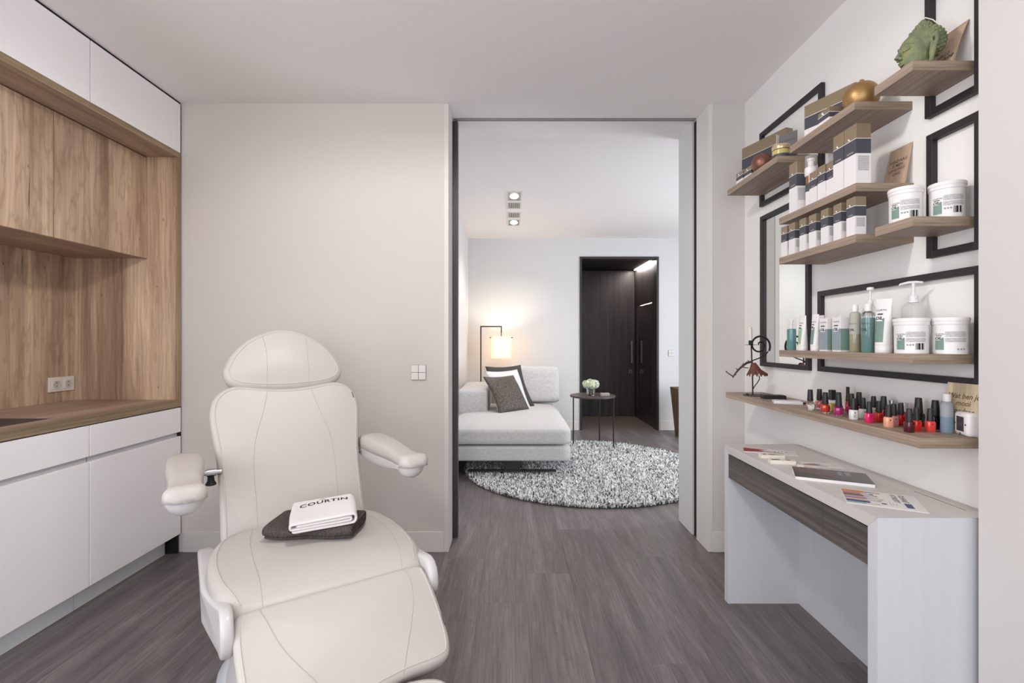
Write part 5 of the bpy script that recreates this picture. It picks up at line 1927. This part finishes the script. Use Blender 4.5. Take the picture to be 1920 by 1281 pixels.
Zp = Z8
polish_round((1.184, 1.920, Zp), 'clear topcoat nail polish bottle farthest left in the cluster', (230, 230, 230), 0.082, True)
polish_round((1.243, 1.955, Zp), 'half full pink nail polish bottle behind the clear topcoat', (206, 120, 122))
polish_round((1.189, 1.835, Zp), 'orange red round nail polish bottle in the front row', (186, 58, 38), 0.080)
polish_round((1.191, 1.763, Zp), 'magenta round nail polish bottle in the front row', (158, 30, 98), 0.080)
polish_round((1.226, 1.815, Zp), 'plum round nail polish bottle right behind the front magenta one', (120, 30, 80), 0.082)
polish_round((1.256, 1.790, Zp), 'magenta round nail polish bottle in the second row', (164, 36, 100), 0.080)
polish_round((1.300, 1.812, Zp), 'dark wine round nail polish bottle near the wall', (98, 22, 54), 0.083)
# bottle of oil with square cap
t = empty('cuticle_oil', (1.258, 1.900, Zp), 'small square bottle of yellow oil with black cap among the polish', 'bottle')
MB().box(-0.0115, 0.0115, -0.010, 0.010, 0, 0.030, 0.002).build('oil', mat('yellow_oil', (190, 172, 76), 0.1, coat=0.5), t)
MB().box(-0.0115, 0.0115, -0.010, 0.010, 0.0302, 0.043, 0.002).build('clear_neck', CLEARP, t)
MB().box(-0.0100, 0.0100, -0.009, 0.009, 0.0432, 0.083, 0.0015).build('cap', CAPB, t)
t = empty('nail_art_brush', (1.309, 1.885, Zp), 'slim red nail art bottle with long thin black cap', 'nail polish')
MB().lathe([(0, 0), (0.0085, 0), (0.009, 0.002), (0.009, 0.036), (0.006, 0.041), (0, 0.041)], 20).build('bottle_body', mat('polish_190_40_40', (190, 40, 40), 0.14, coat=0.6), t)
MB().lathe([(0, 0.0411), (0.0085, 0.0411), (0.0060, 0.060), (0.0058, 0.092), (0.0066, 0.096), (0, 0.096)], 20).build('cap', CAPB, t)

polish_square((1.198, 1.696, Zp), 'white gel polish bottle in the front row', (228, 224, 220), 0.073)
polish_square((1.249, 1.720, Zp), 'white gel polish bottle in the second row', (220, 222, 218), 0.073)
polish_square((1.200, 1.624, Zp), 'hot pink gel polish bottle in the front row', (214, 34, 92), 0.071)
polish_square((1.310, 1.752, Zp), 'beige gel polish bottle near the wall', (196, 190, 170), 0.075)
polish_square((1.245, 1.641, Zp), 'vermilion gel polish bottle behind the hot pink one', (196, 42, 26), 0.071)
polish_square((1.299, 1.690, Zp), 'burgundy gel polish bottle near the wall', (92, 16, 30), 0.082)
polish_square((1.200, 1.541, Zp), 'peach gel polish bottle in the front row', (232, 166, 132), 0.071)
polish_square((1.236, 1.566, Zp), 'dusty pink gel polish bottle beside the peach one', (206, 140, 150), 0.071)
polish_square((1.272, 1.582, Zp), 'scarlet gel polish bottle behind the dusty pink one', (196, 28, 30), 0.072)
polish_square((1.196, 1.456, Zp), 'maroon gel polish bottle nearest the shelf corner', (76, 22, 28), 0.071)
polish_square((1.236, 1.478, Zp), 'bright red gel polish bottle beside the maroon one', (206, 34, 34), 0.070)
polish_square((1.266, 1.464, Zp), 'coral gel polish bottle near the blue bottle', (218, 66, 62), 0.070)
polish_square((1.308, 1.556, Zp), 'large black gel bottle with black cap near the wall', (24, 24, 25), 0.092, False)
polish_square((1.320, 1.508, Zp), 'large black gel bottle beside the blue bottle', (20, 22, 24), 0.090, False)
t = empty('nail_polish', (1.316, 1.622, Zp), 'crimson polish bottle with clear cap near the wall', 'nail polish')
MB().lathe([(0, 0), (0.0095, 0), (0.0105, 0.002), (0.0105, 0.038), (0, 0.038)], 24, power=3.5).build('bottle_body', mat('polish_190_30_60', (190, 30, 60), 0.14, coat=0.6), t)
MB().lathe([(0, 0.0381), (0.0095, 0.0381), (0.0095, 0.066), (0.0085, 0.068), (0, 0.068)], 24, power=3.0).build('clear_cap', mat('frosted_cap', (220, 218, 216), 0.2, trans=0.5), t)
t = empty('small_bottle', (1.328, 1.690, Zp), 'small bottle with silver cap against the wall behind the polish', 'bottle')
MB().lathe([(0, 0), (0.010, 0), (0.010, 0.040), (0.007, 0.046), (0, 0.046)], 20).build('bottle_body', mat('polish_40_36_38', (40, 36, 38), 0.14, coat=0.6), t)
MB().lathe([(0, 0.0461), (0.0085, 0.0461), (0.0085, 0.068), (0, 0.069)], 20).build('cap', METAL, t)

# blue bottle with white cap
t = empty('bottle', (1.300, 1.446, Zp), 'translucent bottle half full of blue liquid with white cap', 'bottle')
MB().lathe([(0, 0), (0.0145, 0), (0.0155, 0.002), (0.0155, 0.048), (0, 0.048)], 28).build('liquid', mat('blue_liquid', (132, 150, 168), 0.1, trans=0.15, ior=1.33, coat=0.4), t)
MB().lathe([(0.0155, 0.0482), (0.0155, 0.082), (0.0135, 0.090), (0.0095, 0.094), (0, 0.094)], 28).build('clear_body', mat('milky_plastic', (188, 194, 200), 0.2, trans=0.4, ior=1.2), t)
MB().lathe([(0, 0.0942), (0.0100, 0.0942), (0.0102, 0.096), (0.0102, 0.115), (0.0094, 0.117), (0, 0.117)], 24).build('cap', WP, t)

# white cube timer
tm = empty('timer', (1.2915, 1.372, Zp), 'white rounded cube timer with dark display at the near end of the low shelf', 'timer', rotz=math.radians(-17.5))
# local: +y along the face away from the camera, -x towards the room
b = MB()
b.box(0, 0.036, 0, 0.069, 0, 0.069, 0.011, 4)
for f in b.bm.faces:
    f.smooth = True
b.build('case', mat('timer_white', (232, 228, 226), 0.3), tm)
f_ = plane_fn((-0.0004, 0.0345, 0.0345), (0, -1, 0), (0, 0, 1))
patch(mat('display_dark', (64, 54, 50), 0.25), tm, f_, -0.018, 0.018, -0.021, 0.021, 1, 'display')
f2 = plane_fn((-0.0008, 0.0345, 0.0345), (0, -1, 0), (0, 0, 1))
lettering('0:00', 0.016, mat('display_digits', (116, 86, 80), 0.4), tm, f2, name='digits')
for k, (px, pz) in enumerate(((-0.026, 0.0), (0.0262, -0.0), (0.0, -0.028), (0.0, 0.028))):
    b = MB()
    s = 0.0030
    yy = 0.0345 - px
    zz = 0.0345 + pz
    if k == 0:
        b.box(-0.0007, 0, yy - s, yy + s, zz - s, zz - s * 0.55).box(-0.0007, 0, yy - s, yy + s, zz + s * 0.55, zz + s).box(-0.0007, 0, yy - s, yy - s * .55, zz - s, zz + s).box(-0.0007, 0, yy + s * .55, yy + s, zz - s, zz + s)
    elif k == 1:
        b.prism([(yy, zz - s), (yy + s, zz), (yy, zz + s), (yy - s, zz)], 0, -0.0007, 0)
    elif k == 2:
        b.prism([(yy - s, zz - s), (yy + s, zz - s), (yy + s * .2, zz), (yy + s, zz + s), (yy - s, zz + s), (yy - s * .2, zz)], 0, -0.0007, 0)
    else:
        b.box(-0.0007, 0, yy - s * .8, yy + s * .8, zz - s * .3, zz + s * .3)
    b.build('symbol', INK if k < 3 else mat('grey_symbol', (170, 166, 164), 0.5), tm)

# small dark case, cards, pen at the far part of the shelf
o = MB().box(-0.050, 0.050, -0.028, 0.028, 0, 0.017, 0.002).build('small_case', mat('black_case', (30, 29, 30), 0.5), None, (1.250, 2.315, Z8), (0, 0, math.radians(-12)))
tag(o, 'small flat black case behind the white cards on the low shelf', 'case')
t = empty('card_stack', (1.215, 2.135, Z8), 'low stack of white business cards on the low shelf', 'cards', rotz=math.radians(-22))
cm = MB().box(-0.055, 0.055, -0.032, 0.032, 0.0, 0.0022).build('card', CARD, t)
for k in range(1, 5):
    o = link(bpy.data.objects.new('card', cm.data), t)
    o.location = (random.uniform(-.002, .002), random.uniform(-.002, .002), 0.0023 * k)
    o.rotation_euler = (0, 0, random.uniform(-.02, .02))
o = MB().tube([(1.262, 2.225, Z8 + 0.004), (1.285, 2.025, Z8 + 0.004)], 0.0035, 10).build('pencil', BLACK)
tag(o, 'thin dark pencil lying behind the white cards', 'pencil')

# candle holder shaped as a bird-like dancer
ch = empty('candle_holder', (1.218, 2.446, Z8), 'black iron candle holder with spiral curl, rusty skirt and white candle', 'candle holder')
IRON = mat('black_iron', (30, 28, 29), 0.5, 0.4)
RUST = add_bump(mat('rusty_sheet', (104, 62, 52), 0.55, 0.35), 60, 0.4)
RUSTD = mat('dark_rust', (76, 56, 50), 0.6, 0.3)
K = 0.000359


def cp(cx, cy, y=0.0):
    return ((cx - 455) * K, y, (1102 - cy) * K)


MB().lathe([(0, 0), (0.056, 0), (0.057, 0.0015), (0.056, 0.003), (0, 0.003)], 36, 0.012, 0).ball((-0.018, 0.02, 0.005), 0.006, 10, 8, (1, 1, 0.6)).build('base', IRON, ch)
b = MB()
b.tube([cp(455, 1096), cp(453, 900), cp(446, 700), cp(441, 600), cp(437, 470), cp(432, 390)], 0.0034, 8)
b.tube([cp(458, 1010, -0.002), cp(475, 975, -0.002), cp(520, 915, -0.003), cp(545, 870, -0.003), cp(540, 820, -0.003)], 0.0024, 8)
b.tube([cp(447, 612), cp(560, 570), cp(630, 535), cp(672, 480)], 0.0030, 8)
b.build('stem', IRON, ch)
sp = []
for k in range(70):
    u = k / 69
    a = math.radians(-28 + 560 * u)
    r = (138 * (1 - u) ** 0.9 + 18)
    sp.append(cp(550 + 0 * u + r * math.cos(a) * (0.98), 400 - 8 * u - r * math.sin(a), -0.004 * u))
MB().tube(sp, 0.0042, 8, taper=[1.25 - 0.5 * k / 69 for k in range(70)]).build('spiral_curl', IRON, ch)
MB().lathe([(0, 0), (0.011, 0), (0.026, 0.0015), (0.027, 0.003), (0.011, 0.0018), (0, 0.0018)], 24).build('drip_plate', IRON, ch, cp(428, 393))
MB().lathe([(0, 0.0), (0.0105, 0.0), (0.0105, 0.022), (0.0092, 0.022), (0.0092, 0.002), (0, 0.002)], 20).build('candle_cup', IRON, ch, (cp(428, 393)[0], 0, cp(428, 393)[2] + 0.002))
b = MB()
b.lathe([(0, 0.004), (0.0078, 0.004), (0.0088, 0.045), (0.0086, 0.092), (0.0075, 0.094), (0, 0.094)], 20)
o = b.build('candle', mat('white_wax', (226, 222, 212), 0.5, spec=0.3), ch, (cp(428, 393)[0], 0, cp(428, 393)[2]), (0, math.radians(-2.5), 0))
MB().tube([(0, 0, 0.093), (0.0005, 0, 0.099)], 0.0008, 5).build('wick', BLACK, o)
# skirt: a flared sheet with a ragged hem
b = MB()
n = 22
top, bot = [], []
rr = random.Random(9)
for k in range(n):
    a = math.pi * (-0.15 + 1.3 * k / (n - 1))
    top.append(b.bm.verts.new((0.004 + 0.010 * math.cos(a), -0.010 * math.sin(a), cp(0, 640)[2])))
mid = []
for k in range(n):
    a = math.pi * (-0.15 + 1.3 * k / (n - 1))
    c = math.cos(a)
    mid.append(b.bm.verts.new((0.012 + 0.028 * c, -0.020 * math.sin(a), cp(0, 735)[2] + rr.uniform(-.002, .002))))
    bot.append(b.bm.verts.new((0.022 + 0.052 * c, -0.028 * math.sin(a) + rr.uniform(-.004, .004), cp(0, 815)[2] + (0.008 if k % 2 else -0.006) + rr.uniform(-.004, .004))))
for A, B in ((top, mid), (mid, bot)):
    for k in range(n - 1):
        b.bm.faces.new((A[k], A[k + 1], B[k + 1], B[k]))
o = b.build('skirt', RUST, ch)
s = o.modifiers.new('thickness', 'SOLIDIFY'); s.thickness = 0.001
b = MB()
b.tube([cp(440, 625, -.006), cp(360, 640, -.010), cp(300, 680, -.012), cp(250, 725, -.012), cp(205, 780, -.010), cp(170, 830, -.010)], 0.0042, 8, taper=[1.2, 1.5, 1.3, 1.2, 1.1, 0.8])
b.tube([cp(385, 715, -.006), cp(330, 708, -.010), cp(285, 695, -.012)], 0.0022, 6)
b.tube([cp(170, 835, -.010), cp(115, 800, -.010), cp(65, 765, -.010)], 0.0026, 6, taper=[1.2, 1, 0.7])
for (ax, ay, bx_, by_) in ((300, 680, 305, 640), (400, 630, 365, 605), (230, 740, 200, 715), (195, 800, 205, 815), (75, 770, 62, 752), (155, 835, 175, 850)):
    b.tube([cp(ax, ay, -.011), cp(bx_, by_, -.012)], 0.0026, 6, taper=[1.2, 0.5])
b.build('raised_leg', RUSTD, ch)

# ---------------------------------------------------------------- desk
DX0, DX1, DY0, DY1, DH = 1.005, XR - 0.0005, 1.330, 2.286, 0.735
dk = empty('desk', (DX0, DY0, 0), 'white narrow wall desk with two dark grey oak drawers', 'desk')
W, L = DX1 - DX0, DY1 - DY0
T = 0.036
WHW = wood('white_grained_melamine', 2, (206, 206, 210), (203, 203, 207), (209, 209, 212), 110, 0.42, bump=0.15, contrast=0.05)
WHT = wood('white_grained_top', 1, (206, 200, 197), (198, 192, 189), (212, 207, 204), 80, 0.42, bump=0.15, contrast=0.12)
def mitred(name, pts, m):
    MB().prism(pts, 0, 0, W).build(name, m, dk)
e = 0.0004
mitred('end_panel', [(0, 0), (T, 0), (T, DH - T - e), (0, DH - e)], WHW)
mitred('end_panel', [(L - T, 0), (L, 0), (L, DH - e), (L - T, DH - T - e)], WHW)
lid0, lid1 = 1.388 - DY0, 1.570 - DY0
b = MB()
b.prism([(e, DH), (T, DH - T), (L - T, DH - T), (L - e, DH)], 0, 0, 0.006)
b.build('top_front_edge', WHT, dk)
b = MB()
b.prism([(e, DH), (T, DH - T), (lid0, DH - T), (lid0, DH)], 0, 0.006, W)
b.box(0.006, W, lid0 - 0, lid1, DH - T, DH - 0.018)
b.box(0.302, W, lid0, lid1, DH - 0.018, DH)
b.prism([(lid1, DH), (lid1, DH - T), (L - T, DH - T), (L - e, DH)], 0, 0.006, W)
b.build('desk_top', WHT, dk)
MB().box(0.0065, 0.2970, lid0 + 0.0012, lid1 - 0.0012, DH - 0.0175, DH - 0.0002).build('flip_lid', WHT, dk)
MB().box(0.2977, 0.3018, lid0 + 0.001, lid1 - 0.001, DH - 0.0172, DH - 0.0008).build('lid_slot', DARKGAP, dk)
MB().box(W - 0.016, W - 0.001, T, L - T, 0.0, DH - T).build('back_panel', WHW, dk)
split = 1.569 - DY0
MB().box(0.022, W - 0.02, T + 0.001, L - T - 0.001, 0.592, DH - T - 0.001).build('drawer_carcass', DARKGAP, dk)
for (a0, a1) in ((T + 0.0005, split - 0.001), (split + 0.001, L - T - 0.0015)):
    MB().box(0.002, 0.021, a0, a1, 0.587, DH - T - 0.0045, 0.0006).build('drawer', DRAWERW, dk)

# printed matter on the desk
PAPER = mat('paper_white', (226, 222, 220), 0.6)


def sheet(name, corners, th, m, label, cat, edge=None):
    """flat leaflet from its four corners (near-left, near-right, far-right, far-left)"""
    t = empty(name, (corners[0][0], corners[0][1], DH + 0.0002), label, cat)
    o0 = Vector((corners[0][0], corners[0][1], 0))
    ux = Vector((corners[1][0], corners[1][1], 0)) - o0
    uy = Vector((corners[3][0], corners[3][1], 0)) - o0
    lx, ly = ux.length, uy.length
    ang = math.atan2(ux.y, ux.x)
    t.rotation_euler = (0, 0, ang)
    # make it a true rectangle along ux
    MB().box(0, lx, 0, ly, 0, th).build('pages' if edge else 'paper', edge or m, t)
    if edge:
        MB().box(-0.0005, lx + 0.0005, -0.0005, ly + 0.0005, th, th + 0.0006).build('cover', m, t)
    top = th + (0.0007 if edge else 0) + 0.0002
    return t, lx, ly, top


def flat(t, top):
    return plane_fn((0, 0, top), (1, 0, 0), (0, 1, 0))


def poly_print(t, top, pts, m, name='printed_shape'):
    me = bpy.data.meshes.new(name)
    me.from_pydata([(x, y, top) for x, y in pts], [], [tuple(range(len(pts)))])
    me.materials.append(m)
    return link(bpy.data.objects.new(name, me), t)


def strokes(t, top, x0, y0, ux, uy, n, h, m, seed, name='print_strokes'):
    """a line of letter-like strokes too small to read; (ux, uy) is the reading direction"""
    rr_ = random.Random(seed)
    vs_2, fs_2 = [], []

    def q(a, b, c_, d_):
        i0 = len(vs_2)
        for (s, r) in ((a, b), (c_, b), (c_, d_), (a, d_)):
            vs_2.append((x0 + ux * s - uy * r, y0 + uy * s + ux * r, top))
        fs_2.append((i0, i0 + 1, i0 + 2, i0 + 3))
    w = h * 0.62
    for k in range(n):
        s0 = k * w * 1.25
        q(s0, 0, s0 + w * 0.22, h)
        if rr_.random() < 0.6:
            q(s0 + w * 0.75, 0, s0 + w * 0.97, h)
        for yy in rr_.sample([0.0, 0.4, 0.82], rr_.choice([1, 2])):
            q(s0, h * yy, s0 + w * 0.95, h * (yy + 0.18))
    me = bpy.data.meshes.new(name)
    me.from_pydata(vs_2, [], fs_2)
    me.materials.append(m)
    return link(bpy.data.objects.new(name, me), t)


RED = mat('print_crimson', (150, 48, 56), 0.6)
t, lx, ly, top = sheet('leaflet', [(1.018, 2.124), (1.206, 2.038), (1.249, 2.125), (1.061, 2.211)], 0.0012, PAPER, 'white leaflet with crimson lipstick swatch at the far end of the desk', 'leaflet')
poly_print(t, top, [(0.0, 0.012), (0.075, 0.030), (0.09, 0.045), (0.06, 0.060), (0.10, 0.078), (0.03, 0.085), (0.0, 0.092)], RED)
poly_print(t, top + 0.0001, [(0.08, 0.040), (0.155, 0.018), (0.157, 0.023), (0.084, 0.050)], INK)
strokes(t, top, 0.168, 0.052, 1, 0, 5, 0.006, INK, 1)
for k in range(4):
    poly_print(t, top, [(0.12 + k * 0.014, 0.045), (0.124 + k * 0.014, 0.045), (0.127 + k * 0.014, 0.065), (0.123 + k * 0.014, 0.065)], mat('grey_print2', (160, 154, 152), 0.6))

def small_box(x, y, rot, lx, ly, h, label, cols):
    t = empty('sample_box', (x, y, DH + 0.0002), label, 'box', None, rot)
    MB().box(0, lx, 0, ly, 0, h, 0.0006).build('carton_body', mat('cream_card', (226, 218, 206), 0.6), t)
    for k, (x0, x1, m) in enumerate(cols):
        poly_print(t, h + 0.0003, [(x0, ly * .35), (x1, ly * .3), (x1 + .006, ly * .6), (x0, ly * .75)], m)
    return t

YEL = mat('print_yellow', (206, 172, 84), 0.6)
small_box(1.033, 2.005, math.radians(-11), 0.092, 0.036, 0.014, 'cream sample box with red and yellow print near the crimson leaflet', [(0.012, 0.02, INK), (0.035, 0.055, RED), (0.058, 0.072, YEL)])
small_box(1.023, 1.912, math.radians(-11), 0.092, 0.034, 0.015, 'cream sample box lying right behind the dark brochure', [(0.008, 0.014, INK), (0.018, 0.024, INK), (0.03, 0.034, INK), (0.062, 0.074, RED)])
small_box(1.096, 1.835 + 0.014, math.radians(-11), 0.018, 0.016, 0.012, 'tiny white sample box lying between the sample box and the dark brochure', [])

t, lx, ly, top = sheet('leaflet', [(1.134, 1.879), (1.268, 1.839), (1.290, 1.912), (1.156, 1.952)], 0.0012, PAPER, 'white leaflet with rosy brown shape behind the dark brochure', 'leaflet')
ROSY = mat('print_rosy_brown', (168, 128, 116), 0.6)
poly_print(t, top, [(0.006, 0.02), (0.05, 0.018), (0.085, 0.010), (0.088, 0.016), (0.055, 0.032), (0.075, 0.045), (0.04, 0.052), (0.02, 0.040), (0.004, 0.036)], ROSY)
strokes(t, top, 0.108, 0.046, 1, 0, 5, 0.006, INK, 2)

BROCH = mat('dark_brochure', (74, 70, 70), 0.25)
t, lx, ly, top = sheet('brochure', [(0.998, 1.703), (1.203, 1.602), (1.269, 1.736), (1.064, 1.837)], 0.010, BROCH, 'dark grey thick brochure with white pages on the desk', 'book', PAPER)
poly_print(t, top, [(0.006, 0.06), (0.12, 0.045), (0.135, 0.10), (0.11, 0.132), (0.006, 0.135)], mat('print_umber', (104, 84, 78), 0.3))
for k, xx in enumerate((0.140, 0.162)):
    strokes(t, top + 0.0001, xx, 0.128, 0, -1, 5, 0.013, INKW, 3 + k)

t, lx, ly, top = sheet('leaflet', [(1.006, 1.452), (1.176, 1.362), (1.253, 1.506), (1.083, 1.596)], 0.0014, PAPER, 'white leaflet with colourful makeup brushes at the near end of the desk', 'leaflet')
BL = mat('print_blue', (72, 84, 128), 0.55)
ORG = mat('print_ochre', (196, 140, 78), 0.6)
PNK = mat('print_pink', (196, 116, 116), 0.6)
SAGE = mat('print_sage', (140, 176, 158), 0.6)
TAN = mat('print_tan', (206, 156, 120), 0.6)
DKG = mat('print_dark_green', (60, 92, 82), 0.6)
def brush(y, x1, wd, mh, mb_, tip):
    poly_print(t, top, [(0.002, y - wd / 2), (x1 * 0.55, y - wd / 2), (x1 * 0.60, y - wd * 0.25), (x1 * 0.60, y + wd * 0.25), (x1 * 0.55, y + wd / 2), (0.002, y + wd / 2)], mh)
    poly_print(t, top, [(x1 * 0.60, y - wd * 0.2), (x1 * 0.85, y - wd * 0.16), (x1 * 0.85, y + wd * 0.16), (x1 * 0.60, y + wd * 0.2)], mb_)
    poly_print(t, top, [(x1 * 0.85, y - wd * 0.2), (x1 * 0.95, y - wd * 0.3), (x1, y), (x1 * 0.95, y + wd * 0.3), (x1 * 0.85, y + wd * 0.2)], tip)
for i, (yy, x1, wd, a_, b__, c_) in enumerate([(0.018, 0.085, 0.014, SAGE, TAN, TAN), (0.036, 0.105, 0.020, BL, PAPER, INK), (0.054, 0.094, 0.010, TAN, BL, INK), (0.068, 0.100, 0.008, BL, TAN, INK),
                                               (0.080, 0.104, 0.010, PNK, BL, TAN), (0.094, 0.095, 0.008, INK, BL, TAN), (0.107, 0.092, 0.011, INK, INK, INK), (0.124, 0.085, 0.018, PNK, PNK, INK), (0.146, 0.105, 0.022, ORG, BL, TAN)]):
    brush(yy, x1, wd, a_, b__, c_)
strokes(t, top, 0.127, 0.150, 0, -1, 8, 0.014, DKG, 7)
strokes(t, top, 0.149, 0.150, 0, -1, 7, 0.014, INK, 8)
poly_print(t, top, [(0.148, 0.022), (0.166, 0.022), (0.166, 0.068), (0.148, 0.068)], BL, 'blue_panel')
for k in range(3):
    poly_print(t, top, [(0.112 + k * 0.007, 0.03), (0.1135 + k * 0.007, 0.03), (0.1135 + k * 0.007, 0.062 - k * 0.004), (0.112 + k * 0.007, 0.062 - k * 0.004)], mat('grey_print2', (160, 154, 152), 0.6), 'text_line')
